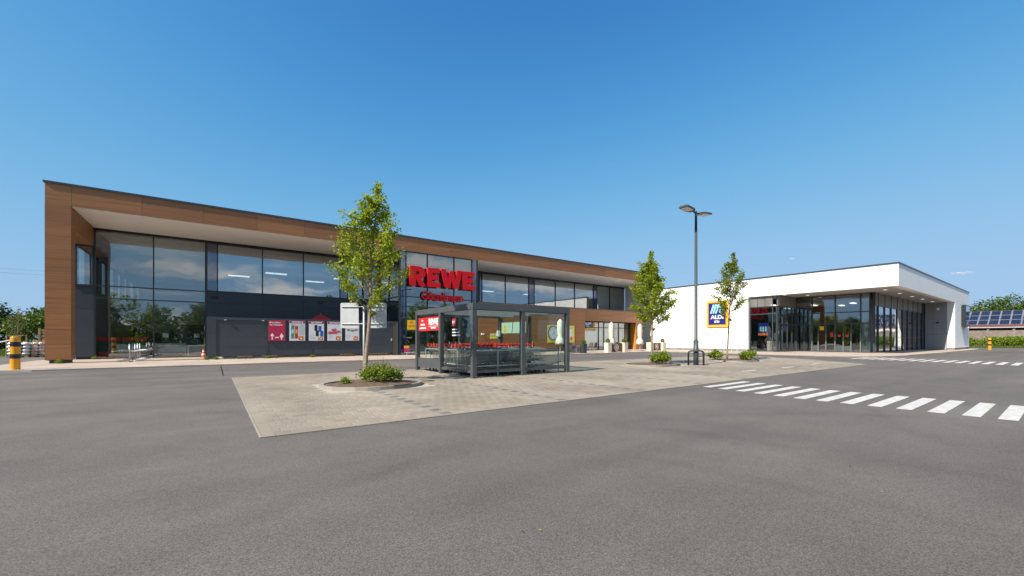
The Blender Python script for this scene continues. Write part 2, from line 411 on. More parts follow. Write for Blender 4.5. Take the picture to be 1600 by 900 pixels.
# ------------------------------------------------------------------ mesh helpers
class MB:
    """collects faces, then links them as ONE mesh object"""
    def __init__(s): s.v = []; s.f = []
    def quad(s, a, b, c, d):
        n = len(s.v); s.v += [a, b, c, d]; s.f.append((n, n + 1, n + 2, n + 3)); return s
    def box(s, x0, x1, y0, y1, z0, z1):
        n = len(s.v)
        s.v += [(x0, y0, z0), (x1, y0, z0), (x1, y1, z0), (x0, y1, z0), (x0, y0, z1), (x1, y0, z1), (x1, y1, z1), (x0, y1, z1)]
        s.f += [tuple(n + i for i in q) for q in ((3, 2, 1, 0), (4, 5, 6, 7), (0, 1, 5, 4), (1, 2, 6, 5), (2, 3, 7, 6), (3, 0, 4, 7))]
        return s
    def tube(s, pts, r, n=8, cap=True):
        """round bar along a polyline; r is one radius or one per point"""
        pts = [Vector(p) for p in pts]
        rs = r if isinstance(r, (list, tuple)) else [r] * len(pts)
        rings = []
        up = Vector((0, 0, 1))
        prev = None
        for i, p in enumerate(pts):
            d = (pts[min(i + 1, len(pts) - 1)] - pts[max(i - 1, 0)])
            d = d.normalized() if d.length > 1e-9 else Vector((0, 0, 1))
            if prev is None:
                a = d.cross(up)
                if a.length < 1e-3: a = d.cross(Vector((1, 0, 0)))
            else:
                a = prev - d * prev.dot(d)
            a.normalize(); prev = a
            b = d.cross(a)
            k = len(s.v)
            for j in range(n):
                t = 2 * math.pi * j / n
                s.v.append(tuple(p + (a * math.cos(t) + b * math.sin(t)) * rs[i]))
            rings.append(k)
        for k0, k1 in zip(rings, rings[1:]):
            for j in range(n):
                s.f.append((k0 + j, k0 + (j + 1) % n, k1 + (j + 1) % n, k1 + j))
        if cap:
            s.f.append(tuple(rings[0] + j for j in reversed(range(n)))); s.f.append(tuple(rings[-1] + j for j in range(n)))
        return s
    def lathe(s, prof, cx=0, cy=0, n=20, cap=True):
        rings = []
        for r, z in prof:
            rings.append(len(s.v))
            for j in range(n):
                t = 2 * math.pi * j / n
                s.v.append((cx + r * math.cos(t), cy + r * math.sin(t), z))
        for k0, k1 in zip(rings, rings[1:]):
            for j in range(n): s.f.append((k0 + j, k0 + (j + 1) % n, k1 + (j + 1) % n, k1 + j))
        if cap:
            s.f.append(tuple(rings[0] + j for j in reversed(range(n)))); s.f.append(tuple(rings[-1] + j for j in range(n)))
        return s
    def prism(s, poly, z0, z1):
        n = len(poly); k = len(s.v)
        s.v += [(x, y, z0) for x, y in poly] + [(x, y, z1) for x, y in poly]
        s.f.append(tuple(k + i for i in reversed(range(n)))); s.f.append(tuple(k + n + i for i in range(n)))
        for i in range(n): s.f.append((k + i, k + (i + 1) % n, k + n + (i + 1) % n, k + n + i))
        return s
    def build(s, name, m, parent=None, smooth=False, bevel=0.0):
        c = np.array(s.v); o0 = (c.min(0) + c.max(0)) / 2; o0[2] = c[:, 2].min()
        me = bpy.data.meshes.new(name)
        me.from_pydata([tuple(x) for x in (c - o0)], [], s.f); me.update()
        if bevel:
            bm = bmesh.new(); bm.from_mesh(me)
            bmesh.ops.bevel(bm, geom=bm.edges[:], offset=bevel, segments=2, affect='EDGES', clamp_overlap=True)
            bm.to_mesh(me); bm.free()
        return link(name, me, m, parent, o0, smooth)

WL = {}
def link(name, me, m, parent, pos, smooth=False):
    o = bpy.data.objects.new(name, me)
    if m is not None and not me.materials: me.materials.append(MATS[m] if isinstance(m, str) else m)
    if smooth:
        me.polygons.foreach_set('use_smooth', [True] * len(me.polygons))
    COL.objects.link(o)
    pos = Vector(pos)
    if parent is not None:
        o.parent = parent; o.location = pos - WL[parent.name]
    else:
        o.location = pos
    WL[o.name] = pos
    return o

BOXES = {}
def bx(name, x0, x1, y0, y1, z0, z1, m, parent=None, bevel=0.0):
    """a box as one object; alike boxes share their mesh"""
    key = (name, round(x1 - x0, 3), round(y1 - y0, 3), round(z1 - z0, 3), m, bevel)
    pos = ((x0 + x1) / 2, (y0 + y1) / 2, z0)
    if key in BOXES: return link(name, BOXES[key], None, parent, pos)
    o = MB().box(x0, x1, y0, y1, z0, z1).build(name, m, parent, bevel=bevel)
    BOXES[key] = o.data
    return o

def tag(o, label=None, cat=None, group=None, kind=None):
    for k, v in (('label', label), ('category', cat), ('group', group), ('kind', kind)):
        if v: o[k] = v
    return o

def thing(name, label, cat, at=(0, 0, 0), group=None, kind=None):
    o = bpy.data.objects.new(name, None); o.empty_display_size = 0.2
    COL.objects.link(o); o.location = at; WL[o.name] = Vector(at)
    return tag(o, label, cat, group, kind)

def copy_tree(o, parent=None):
    c = o.copy(); COL.objects.link(c)
    if parent is not None: c.parent = parent
    for ch in o.children: copy_tree(ch, c)
    return c

def place(o, loc, rz=0, scale=None):
    o.location = loc; o.rotation_euler = (0, 0, rz)
    if scale: o.scale = (scale, scale, scale)
    WL[o.name] = Vector(loc)
    return o

def orient(me, face, pos):
    """a mesh drawn in XY (reading along +X, facing +Z) is turned to stand on a wall: '-Y', '-X' facing, and moved to pos"""
    M = Matrix.Rotation(R(90), 4, 'X')
    if face == '-X': M = Matrix.Rotation(R(-90), 4, 'Z') @ M
    if face == '+Z': M = Matrix.Identity(4)
    me.transform(M)
    return me

def fit(me, w, h):
    c = np.array([v.co[:] for v in me.vertices]); lo, hi = c.min(0), c.max(0)
    sx = w / max(hi[0] - lo[0], 1e-6); sy = h / max(hi[1] - lo[1], 1e-6)
    for v in me.vertices:
        v.co.x = (v.co.x - (lo[0] + hi[0]) / 2) * sx; v.co.y = (v.co.y - lo[1]) * sy
    return me

def curve_to_mesh(cu):
    o = bpy.data.objects.new('tmp', cu); COL.objects.link(o)
    dg = bpy.context.evaluated_depsgraph_get()
    me = bpy.data.meshes.new_from_object(o.evaluated_get(dg))
    COL.objects.unlink(o); bpy.data.objects.remove(o); bpy.data.curves.remove(cu)
    return me

def text(name, s, w, h, m, parent, pos, face='-Y', bold=0.02, depth=0.004):
    """lettering w wide and h high, its bottom centre at pos"""
    cu = bpy.data.curves.new('txt', 'FONT'); cu.body = s; cu.align_x = 'CENTER'; cu.offset = bold; cu.extrude = depth / 2
    cu.resolution_u = 3
    me = curve_to_mesh(cu)
    if not me.vertices: return None
    fit(me, w, h); orient(me, face, pos)
    me.materials.clear()
    return link(name, me, m, parent, pos)

def glyph(name, polys, w, h, depth, m, parent, pos, face='-Y', bevel=0.0):
    cu = bpy.data.curves.new('gl', 'CURVE'); cu.dimensions = '2D'; cu.fill_mode = 'BOTH'; cu.extrude = depth / 2; cu.bevel_depth = bevel
    for poly in polys:
        sp = cu.splines.new('POLY'); sp.points.add(len(poly) - 1); sp.use_cyclic_u = True
        for p, q in zip(sp.points, poly): p.co = (q[0] * w, q[1] * h, 0, 1)
    me = curve_to_mesh(cu)
    fit(me, w, h); orient(me, face, pos); me.materials.clear()
    return link(name, me, m, parent, pos)

def arc(cx, cy, r, a0, a1, n=10, ry=None):
    ry = ry or r
    return [(cx + r * math.cos(R(a0 + (a1 - a0) * i / n)), cy + ry * math.sin(R(a0 + (a1 - a0) * i / n))) for i in range(n + 1)]

def inside(p, poly):
    x, y = p; c = False
    for (x0, y0), (x1, y1) in zip(poly, poly[1:] + poly[:1]):
        if (y0 > y) != (y1 > y) and x < (x1 - x0) * (y - y0) / (y1 - y0) + x0: c = not c
    return c

def leaves_mesh(name, pts, size, seed, up=0.35, jitter=0.35, fold=0.25):
    """many small folded, pointed leaves at the given points"""
    rng = np.random.default_rng(seed)
    pts = np.asarray(pts); n = len(pts)
    nrm = rng.normal(size=(n, 3)); nrm[:, 2] = np.abs(nrm[:, 2]) + up; nrm /= np.linalg.norm(nrm, axis=1)[:, None]
    d = rng.normal(size=(n, 3)); d -= nrm * (d * nrm).sum(1)[:, None]; d /= np.linalg.norm(d, axis=1)[:, None]
    s = np.cross(nrm, d)
    L = size * rng.uniform(1 - jitter, 1 + jitter, n)[:, None]
    W = L * 0.42
    a = pts - d * L * 0.5; b = pts + d * L * 0.5
    c1 = pts + s * W + nrm * L * fold; c2 = pts - s * W + nrm * L * fold
    V = np.stack([a, c1, b, c2], 1).reshape(-1, 3)
    base = np.arange(n) * 4
    F = np.stack([base, base + 1, base + 2, base, base + 2, base + 3], 1).reshape(-1, 3)
    me = bpy.data.meshes.new(name)
    me.vertices.add(len(V)); me.vertices.foreach_set('co', V.ravel())
    me.loops.add(F.size); me.loops.foreach_set('vertex_index', F.ravel().astype(np.int32))
    me.polygons.add(len(F)); me.polygons.foreach_set('loop_start', np.arange(len(F), dtype=np.int32) * 3)
    me.polygons.foreach_set('loop_total', np.full(len(F), 3, dtype=np.int32))
    me.update(); me.validate()
    return me

# ------------------------------------------------------------------ ground, asphalt, pavements
def sheet(name, poly, z, m, parent=None, kind='structure'):
    me = bpy.data.meshes.new(name); me.from_pydata([(x, y, 0) for x, y in poly], [], [tuple(range(len(poly)))]); me.update()
    o = link(name, me, m, parent, (0, 0, z))
    if parent is None: o['kind'] = kind
    return o

sheet('ground', [(-2500, -2500), (2500, -2500), (2500, 2500), (-2500, 2500)], -0.03, 'field')
asphalt = sheet('asphalt', [(-60, -45), (90.5, -45), (88.5, 3), (86, 9), (76, 12), (60, 30), (44, 60), (-12.2, 62), (-11.8, 43.2), (-18, 43.3), (-18, 10), (-60, 8)], 0.0, 'asphalt')

# zebra crossings: every painted bar by itself
def stripe(poly):
    MB().prism(poly, 0.004, 0.008).build('crosswalk_stripe', 'road_paint', asphalt)
near_y = [5.74, 5.29, 4.83, 4.38, 3.94, 3.52, 3.12, 2.72, 2.31, 1.91, 1.51, 1.11, 0.73, 0.34, -0.05, -0.44]
for i, y in enumerate(near_y):
    xo = 9.88 + max(0, (y - 3.5)) * 0.2
    stripe([(xo, y - 0.205), (xo + 2.22, y - 0.195), (xo + 2.22, y + 0.01), (xo, y)])
for i in range(19):
    y = 8.45 - 0.47 * i
    xo = 30.25 + max(0, y - 1.5) * 0.33
    stripe([(xo, y - 0.24), (xo + 3.55, y - 0.24), (xo + 3.55, y), (xo, y)])
# cut in the asphalt running on from the paving edge
MB().box(0.25, 0.29, 17.0, 23.3, 0.002, 0.0045).build('asphalt_joint', 'rubber', asphalt)

# ---- parking bays paved with concrete stones
PARK = [(0.54, 6.06), (25.8, 6.06), (29.0, 9.3), (31.0, 13.5), (31.0, 15.9), (0.54, 15.9)]
park = sheet('parking_pavement', PARK, 0.003, 'sand')
ISLES = [(2.15, 4.75, 9.95, 12.25), (15.2, 18.1, 10.75, 12.75), (22.2, 25.2, 10.3, 12.5)]
def stone_mesh(w, d, h, c=0.008):
    m = MB()
    b = [(-w / 2, -d / 2), (w / 2, -d / 2), (w / 2, d / 2), (-w / 2, d / 2)]
    t = [(-w / 2 + c, -d / 2 + c), (w / 2 - c, -d / 2 + c), (w / 2 - c, d / 2 - c), (-w / 2 + c, d / 2 - c)]
    m.v = [(x, y, 0) for x, y in b] + [(x, y, h - c * 0.5) for x, y in b] + [(x, y, h) for x, y in t]
    m.f = [(8, 9, 10, 11)] + [(i, (i + 1) % 4, 4 + (i + 1) % 4, 4 + i) for i in range(4)] + [(4 + i, 4 + (i + 1) % 4, 8 + (i + 1) % 4, 8 + i) for i in range(4)]
    return m
def lay_stones(name, rest_name, cells, w, d, h, z, m, parent, nmax, seed):
    """cells: (x, y) stone centres. The nearest ones are objects, the others one joined part."""
    rng = random.Random(seed)
    cells = sorted(cells, key=lambda c: c[0] ** 2 + c[1] ** 2)
    proto = stone_mesh(w, d, h)
    me = bpy.data.meshes.new(name); me.from_pydata(proto.v, [], proto.f); me.update(); me.materials.append(MATS[m])
    for x, y in cells[:nmax]:
        o = bpy.data.objects.new(name, me); COL.objects.link(o); o.parent = parent
        o.location = Vector((x, y, z + rng.uniform(-0.0015, 0.0015))) - WL[parent.name]
        o.rotation_euler = (rng.uniform(-0.006, 0.006), rng.uniform(-0.006, 0.006), rng.uniform(-0.008, 0.008))
    rest = cells[nmax:]
    if rest:
        pv = np.array(proto.v); n = len(pv)
        C = np.array([(x, y, z) for x, y in rest]); C[:, 2] += np.array([rng.uniform(-0.0015, 0.0015) for _ in rest])
        tx = np.array([[rng.uniform(-0.006, 0.006), rng.uniform(-0.006, 0.006)] for _ in rest])
        V = pv[None] + C[:, None]
        V[:, :, 2] += pv[None, :, 0] * tx[:, :1] + pv[None, :, 1] * tx[:, 1:]
        F = []
        for k in range(len(rest)): F += [tuple(k * n + i for i in f) for f in proto.f]
        mm = bpy.data.meshes.new(rest_name); mm.from_pydata([tuple(v) for v in V.reshape(-1, 3)], [], F); mm.update()
        o = link(rest_name, mm, m, parent, (0, 0, 0)); o['kind'] = 'stuff'

BAYS = [3.12 + 2.62 * i for i in range(-0, 9)]
cells, dark = [], []
row = 0
y = 6.105 + 0.1
while y < 16.0:
    x = 0.746 + (0.1 if row % 2 else 0.0)
    while x < 31:
        if inside((x, y), PARK) and inside((x - 0.12, y - 0.1), PARK) and not any(a - 0.02 < x < b + 0.02 and c < y < d_ for a, b, c, d_ in ISLES):
            near = min(abs(x - bxx) for bxx in BAYS)
            if near < 0.101 and row % 2 == 0 and y < 10.4: dark.append((x, y))
            else: cells.append((x, y))
        x += 0.2
    y += 0.2; row += 1
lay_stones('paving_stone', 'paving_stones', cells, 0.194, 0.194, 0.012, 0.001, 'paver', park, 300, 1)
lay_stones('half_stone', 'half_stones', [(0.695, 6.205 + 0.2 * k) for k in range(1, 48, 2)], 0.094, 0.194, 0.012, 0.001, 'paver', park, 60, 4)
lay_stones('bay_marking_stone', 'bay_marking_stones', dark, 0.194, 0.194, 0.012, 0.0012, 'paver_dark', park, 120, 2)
# flush edging stones round the paving
def edging(p0, p1, w, ln, m, parent, z0, z1, name='edging_stone'):
    p0, p1 = Vector((*p0, 0)), Vector((*p1, 0)); d = p1 - p0; n = max(1, round(d.length / ln)); u = d.normalized(); s = Vector((-u.y, u.x, 0)) * w / 2
    for i in range(n):
        a = p0 + d * (i / n) + u * 0.004; b = p0 + d * ((i + 1) / n) - u * 0.004
        MB().prism([(q.x, q.y) for q in (a - s, b - s, b + s, a + s)], z0, z1).build(name, m, parent)
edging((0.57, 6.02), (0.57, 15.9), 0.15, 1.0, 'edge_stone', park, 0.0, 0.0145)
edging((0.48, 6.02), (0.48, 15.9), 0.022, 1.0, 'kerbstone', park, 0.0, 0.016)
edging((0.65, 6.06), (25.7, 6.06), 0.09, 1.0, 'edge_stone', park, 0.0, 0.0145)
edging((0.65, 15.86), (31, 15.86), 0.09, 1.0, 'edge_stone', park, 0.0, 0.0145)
for (x, y) in ((16.75, 7.47), (20.17, 7.39), (24.1, 7.6)):
    bx('bay_number_paint', x - 0.5, x + 0.6, y - 0.06, y + 0.06, 0.0135, 0.0175, 'road_paint', park)
# drain grate by the first island
dr = thing('drain_grate', 'rusty iron drain grate in the paving next to the kerbed tree island', 'drain', (5.05, 11.25, 0))
bx('grate_frame', 4.8, 5.3, 11.08, 11.42, 0.0, 0.0135, 'rubber', dr)
for i in range(7): bx('grate_bar', 4.83 + i * 0.066, 4.86 + i * 0.066, 11.1, 11.4, 0.0137, 0.021, 'brown_wood', dr)

# ---- pale footway in front of both shops
WALK = [(-8.1, 25.6), (-7.7, 24.6), (-6.9, 23.9), (-5.6, 23.55), (33.6, 23.45), (34.6, 22.9), (35.1, 21.9), (35.2, 11.2), (35.7, 9.2), (37.2, 7.9), (40.0, 7.35), (52, 6.85), (73.5, 6.75), (74.6, 7.1), (75.0, 8.0), (75.0, 10.5), (46.0, 10.5), (46.0, 34.3), (-8.1, 34.3)]
walk = sheet('footway', WALK, 0.045, 'sand')
n = len(WALK)
for a, b in zip(WALK[:17], WALK[1:18]):
    if (Vector(a) - Vector(b)).length < 60 and b != (46.0, 10.5): edging(a, b, 0.10, 1.0, 'kerbstone', walk, -0.01, 0.062, 'kerb_stone')
edging(WALK[0], (-8.1, 34.3), 0.10, 1.0, 'kerbstone', walk, -0.01, 0.062, 'kerb_stone')
cells = []
row = 0; y = 6.9
while y < 34.2:
    x = -8.0 + (0.2 if row % 2 else 0)
    while x < 75:
        if inside((x - 0.18, y - 0.09), WALK) and inside((x + 0.18, y + 0.09), WALK): cells.append((x, y))
        x += 0.4
    y += 0.2; row += 1
cells = [c for c in cells if not (c[1] > 29.6 and c[0] > 0) or c[0] > 39.6]
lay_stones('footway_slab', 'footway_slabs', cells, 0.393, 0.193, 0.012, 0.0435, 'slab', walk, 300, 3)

# ------------------------------------------------------------------ greenery
def fillet_isle(x0, x1, y0, y1, r):
    return arc(x1 - r, y0 + r, r, -90, 0, 6) + arc(x1 - r, y1 - r, r, 0, 90, 6) + arc(x0 + r, y1 - r, r, 90, 180, 6) + arc(x0 + r, y0 + r, r, 180, 270, 6)
def island(x0, x1, y0, y1, label):
    t = thing('planting_island', label, 'planting bed', ((x0 + x1) / 2, (y0 + y1) / 2, 0), 'kerbed tree islands between the parking bays')
    r = min(x1 - x0, y1 - y0) / 2 - 0.02
    out = fillet_isle(x0, x1, y0, y1, r); inn = fillet_isle(x0 + 0.1, x1 - 0.1, y0 + 0.1, y1 - 0.1, r - 0.1)
    n = len(out); k = 3
    for i in range(0, n, k):
        idx = [(i + j) % n for j in range(k + 1)]
        m = MB()
        for a, b in zip(idx, idx[1:]):
            m.prism([out[a], out[b], inn[b], inn[a]], 0.0, 0.088)
        m.build('kerb_stone', 'kerbstone', t)
    # soil heaped a little to the middle
    cx, cy_ = (x0 + x1) / 2, (y0 + y1) / 2
    m = MB(); rings = []
    rg = random.Random(int(x0 * 10))
    for f, z in ((1.0, 0.055), (0.75, 0.085), (0.45, 0.11), (0.15, 0.13)):
        rings.append(len(m.v))
        m.v += [(cx + (px - cx) * f, cy_ + (py - cy_) * f, z + rg.uniform(-0.015, 0.015)) for px, py in inn]
    for k0, k1 in zip(rings, rings[1:]):
        for i in range(n): m.f.append((k0 + i, k0 + (i + 1) % n, k1 + (i + 1) % n, k1 + i))
    m.f.append(tuple(rings[-1] + i for i in range(n)))
    m.build('soil', 'soil', t)
    return t

def shrub(x, y, w, d, h, seed, label, n=1500, leaf=0.06, group='low shrubs in the tree islands', m='leaf_shrub', flowers=0, name='low_shrub', z=0.12):
    rng = np.random.default_rng(seed)
    t = thing(name, label, 'shrub', (x, y, z), group)
    st = MB(); pts = []
    k = max(10, n // 60)
    for i in range(k):
        a = rng.uniform(0, 2 * math.pi); rr = math.sqrt(rng.uniform(0, 1))
        tip = np.array((math.cos(a) * rr * w / 2, math.sin(a) * rr * d / 2, h * (1 - 0.55 * rr ** 2) * rng.uniform(0.65, 1.08)))
        base = np.array((tip[0] * 0.35, tip[1] * 0.35, 0))
        mid = (base + tip) / 2 + np.array((0, 0, 0.12 * h))
        st.tube([base + (x, y, z), mid + (x, y, z), tip + (x, y, z)], [0.007, 0.005, 0.003], 4)
        for j in range(60):
            f = rng.uniform(0.15, 1.0) ** 0.6
            p = base * (1 - f) ** 2 + mid * 2 * f * (1 - f) + tip * f * f
            pts.append(p + rng.normal(size=3) * (0.05 * h + 0.035))
    pts = np.array(pts); pts[:, 2] = np.maximum(pts[:, 2], 0.01)
    link('foliage', leaves_mesh('foliage', pts, leaf, seed), m, t, (x, y, z))
    st.build('stems', 'bark', t)
    for i in range(flowers):
        q = pts[rng.integers(len(pts))]
        MB().lathe([(0.004, 0), (0.022, 0.012), (0.018, 0.03), (0.004, 0.035)], x + q[0] * 1.05, y + q[1] - 0.06, 6).build('blossom', 'blossom', t)
        t.children[-1].location.z = q[2] + 0.03
    return t

def young_tree(x, y, H, clear, halfw, lean, seed, label, nb=26, per=150, leaf=0.085, peak=0.36, m='leaf_maple', top=0.22, group='young street trees in the tree islands', r0=0.06, name='street_tree', up=(38, 58), dens=1.0):
    """slim young tree: straight stem, limbs rising steeply, leaves in clusters along the limbs"""
    rng = np.random.default_rng(seed)
    t = thing(name, label, 'tree', (x, y, 0), group)
    P = lambda z: np.array((lean[0] * (z / H) ** 1.2 + 0.02 * math.sin(z * 2 + seed), lean[1] * (z / H) ** 1.2 + 0.02 * math.cos(z * 1.7), z))
    tr = MB()
    zs = np.linspace(0.05, H * 0.97, 16)
    tr.tube([P(z) + (x, y, 0) for z in zs], [max(0.008, r0 * (1 - 0.85 * (z / H)) * (1.25 if z < 0.15 else 1)) for z in zs], 9)
    pts = []
    span = H - clear
    def halfwidth(z):
        f = (z - clear) / span
        if f < 0: return 0
        if f < peak: return halfw * (0.35 + 0.65 * (f / peak) ** 0.8)
        g = (f - peak) / (1 - peak)
        return halfw * max(0.07, (1 - g) ** 1.05 * (1 - top) + top * (1 - g ** 3))
    for i in range(nb):
        f = (i + 0.3) / nb
        z0 = clear * 0.95 + span * 0.80 * f ** 1.1
        az = i * 2.399 + rng.uniform(-0.4, 0.4)
        ang = R(rng.uniform(*up)) * (1 - 0.35 * f)
        zt = z0; L = 0.1
        while L < 3 and L * math.sin(ang) < halfwidth(z0 + L * math.cos(ang)) and z0 + L * math.cos(ang) < H * 0.99: L += 0.03
        L *= rng.uniform(0.75, 1.12)
        d = np.array((math.cos(az) * math.sin(ang), math.sin(az) * math.sin(ang), math.cos(ang)))
        b0 = P(z0); b1 = b0 + d * L * 0.5 + np.array((0, 0, -0.03)); b2 = b0 + d * L + np.array((0, 0, 0.06 * L))
        off = np.array((x, y, 0))
        rb = 0.006 + 0.010 * L
        tr.tube([b0 + off, b1 + off, b2 + off], [rb, rb * 0.7, 0.004], 5)
        twigs = [(b0 * (1 - s) + b2 * s) for s in (0.35, 0.55, 0.75, 0.92)]
        segs = [(b1, b2, 1.0)]
        for q in twigs:
            td = d + rng.normal(size=3) * 0.55; td /= np.linalg.norm(td)
            e = q + td * L * rng.uniform(0.18, 0.36)
            tr.tube([q + off, e + off], [0.005, 0.003], 4)
            segs.append((q, e, 0.8))
        cnt = int(per * dens * (0.35 + 0.65 * min(1.3, L / halfw)))
        for _ in range(cnt):
            a, b, wgt = segs[rng.integers(len(segs))]
            s = rng.uniform(0, 1) ** 0.7
            pts.append(a * (1 - s) + b * s + rng.normal(size=3) * (0.035 + 0.045 * L) * np.array((1, 1, 0.8)))
    # leader
    for _ in range(int(per * 1.6 * dens)):
        z = H - abs(rng.normal()) * span * 0.16
        pts.append(P(min(z, H)) + rng.normal(size=3) * np.array((0.05, 0.05, 0.04)) * (1 + (H - z) * 1.1))
    pts = np.array(pts); pts = pts[pts[:, 2] > clear * 0.93]
    tr.build('trunk', 'bark', t, smooth=True)
    link('crown', leaves_mesh('crown', pts, leaf, seed + 1, up=0.25), m, t, (x, y, 0))
    return t

island(*ISLES[0], 'kerbed planting bed nearest the camera, beside the trolley shelter')
island(*ISLES[1], 'kerbed planting bed in front of the lamp post, small rounded kerb')
island(*ISLES[2], 'kerbed planting bed farthest off, before the white shop wall')
shrub(3.62, 10.95, 1.15, 0.85, 0.46, 11, 'leafy green shrub at the foot of the nearest young tree, with a red blossom', 2400, 0.055, flowers=1)
shrub(17.0, 11.55, 1.5, 0.8, 0.52, 12, 'bright green shrub at the foot of the tree in front of the lamp post', 2000, 0.07)
shrub(22.95, 12.05, 1.2, 0.7, 0.48, 13, 'small green shrub on the lamp side of the farthest island tree', 1300, 0.075)
shrub(24.1, 10.75, 1.5, 0.7, 0.50, 14, 'small green shrub on the shop door side of the farthest island tree', 1500, 0.075, flowers=0)
for k, (sx, sy) in enumerate(((2.75, 11.1), (4.25, 11.3))):
    shrub(sx, sy, 0.2, 0.16, 0.09, 90 + k, ('tiny weed on bare soil at the kerb end away from the trolleys', 'tiny weed on bare soil at the kerb end beside the trolleys')[k], 60, 0.03, 'weeds in the nearest planting bed', name='weed')

young_tree(3.41, 11.6, 5.55, 2.0, 0.92, (0.27, -0.2), 23, 'tall slim young maple with yellow green leaves before the trolley shelter', nb=34, per=190, leaf=0.070, peak=0.30, top=0.40, r0=0.062, dens=1.1, up=(40, 62))
young_tree(17.12, 12.06, 5.45, 1.75, 0.98, (-0.05, 0.05), 34, 'young maple with dense rounded crown left of the lamp post', nb=42, per=160, leaf=0.080, peak=0.34, top=0.24, r0=0.055, dens=1.5, up=(42, 66))
young_tree(23.4, 11.6, 6.1, 2.35, 0.92, (0.28, -0.2), 45, 'thin young maple with open crown before the blue square shop sign', nb=27, per=140, leaf=0.085, peak=0.36, top=0.28, r0=0.05, m='leaf_maple_dark')

# ------------------------------------------------------------------ big supermarket with the wooden frame (left)
Y0, YG, ZS, ZT = 29.2, 34.0, 7.8, 8.8
rewe = thing('supermarket', 'long supermarket with wood clad frame, glass front and red roof lettering', 'building', (16.0, 32.0, 0))
XL, XR = -6.57, 42.6
def RB(name, x0, x1, y0, y1, z0, z1, m, parent=None, bevel=0.0):
    return bx(name, x0, x1, y0, y1, z0, z1, m, parent or rewe, bevel)
# roof slab, soffit and dark roof edge cap
roof = RB('roof', XL + 0.04, XR, Y0 + 0.04, 60, ZS + 0.02, ZT, 'soffit_grey')
RB('soffit', XL + 0.9, XR, Y0 + 0.05, YG - 0.02, ZS - 0.02, ZS + 0.015, 'soffit', roof)
for (a, b, c, d_) in ((XL - 0.055, XR + 0.02, Y0 - 0.055, Y0 + 0.3), (XL - 0.055, XL + 0.3, Y0 + 0.3, 60)):
    RB('roof_cap', a, b, c, d_, ZT, ZT + 0.09, 'cap', roof)
# fascia boards
x = XL
xs = [XL, XL + 0.9]
while xs[-1] < XR - 1: xs.append(min(XR, xs[-1] + 2.6))
for a, b in zip(xs, xs[1:]):
    z0 = ZS
    RB('wood_panel', a + 0.005, b - 0.005, Y0, Y0 + 0.035, z0, ZT - 0.002, 'wood')
# left frame column: stacked boards on three sides
zc = [0.22, 0.97, 1.72, 2.47, 3.22, 3.97, 4.72, 5.47, 6.22, 6.97, ZS]
RB('column_core', XL + 0.05, XL + 0.83, Y0 + 0.05, Y0 + 0.76, 0.2, ZS, 'black')
for a, b in zip(zc, zc[1:]):
    RB('wood_panel', XL, XL + 0.88, Y0, Y0 + 0.035, a + 0.003, b - 0.003, 'wood')
    RB('wood_panel', XL + 0.845, XL + 0.88, Y0 + 0.036, Y0 + 0.78, a + 0.003, b - 0.003, 'wood')
    RB('wood_panel', XL, XL + 0.035, Y0 + 0.036, Y0 + 0.78, a + 0.003, b - 0.003, 'wood')
RB('column_plinth', XL + 0.13, XL + 0.80, Y0 + 0.08, Y0 + 0.72, 0.0, 0.22, 'interior_dark')
# side beam from the column back to the glass front
RB('side_beam', XL + 0.04, XL + 0.84, Y0 + 0.78, YG - 0.02, 6.76, ZS, 'black')
for a, b in ((Y0 + 0.78, Y0 + 2.4), (Y0 + 2.4, YG - 0.02)):
    RB('wood_panel', XL + 0.845, XL + 0.88, a, b - 0.006, 6.72, ZS, 'wood')
    RB('wood_panel', XL, XL + 0.035, a, b - 0.006, 6.72, ZT, 'wood')
    RB('wood_panel', XL + 0.036, XL + 0.844, a, b - 0.006, 6.722, 6.755, 'wood')

def glazing_y(y, xs, z0, z1, transoms, glass, parent, mw=0.06, md=0.12, fr='frame', drop=()):
    """a glass front in a plane of constant Y: posts at xs, transoms at the given heights, a pane in every field"""
    zs = [z0] + sorted(transoms) + [z1]
    for x in xs: bx('mullion', x - mw / 2, x + mw / 2, y - md / 2, y + md / 2, z0, z1, fr, parent)
    for a, b in zip(xs, xs[1:]):
        for z in zs: 
            zz0 = z - mw / 2 if z not in (z0, z1) else (z if z == z0 else z - mw)
            bx('transom', a + mw / 2 + 0.001, b - mw / 2 - 0.001, y - md / 2 + 0.004, y + md / 2 - 0.004, zz0, zz0 + mw, fr, parent)
        for c, d_ in zip(zs, zs[1:]):
            if (round(a, 2), round(c, 2)) in drop: continue
            bx('pane', a + mw / 2 - 0.004, b - mw / 2 + 0.004, y - 0.005, y + 0.005, c + mw / 2 - 0.004, d_ - mw / 2 + 0.004, glass, parent)
def glazing_x(x, ys, z0, z1, transoms, glass, parent, mw=0.06, md=0.12, fr='frame'):
    zs = [z0] + sorted(transoms) + [z1]
    for y in ys: bx('mullion', x - md / 2, x + md / 2, y - mw / 2, y + mw / 2, z0, z1, fr, parent)
    for a, b in zip(ys, ys[1:]):
        for z in zs:
            zz0 = z - mw / 2 if z not in (z0, z1) else (z if z == z0 else z - mw)
            bx('transom', x - md / 2 + 0.004, x + md / 2 - 0.004, a + mw / 2 + 0.001, b - mw / 2 - 0.001, zz0, zz0 + mw, fr, parent)
        for c, d_ in zip(zs, zs[1:]):
            bx('pane', x - 0.005, x + 0.005, a + mw / 2 - 0.004, b - mw / 2 + 0.004, c + mw / 2 - 0.004, d_ - mw / 2 + 0.004, glass, parent)

def part(name, parent, at=None):
    o = bpy.data.objects.new(name, None); o.empty_display_size = 0.2; COL.objects.link(o)
    at = Vector(at or WL[parent.name]); o.parent = parent; o.location = at - WL[parent.name]; WL[o.name] = at
    return o
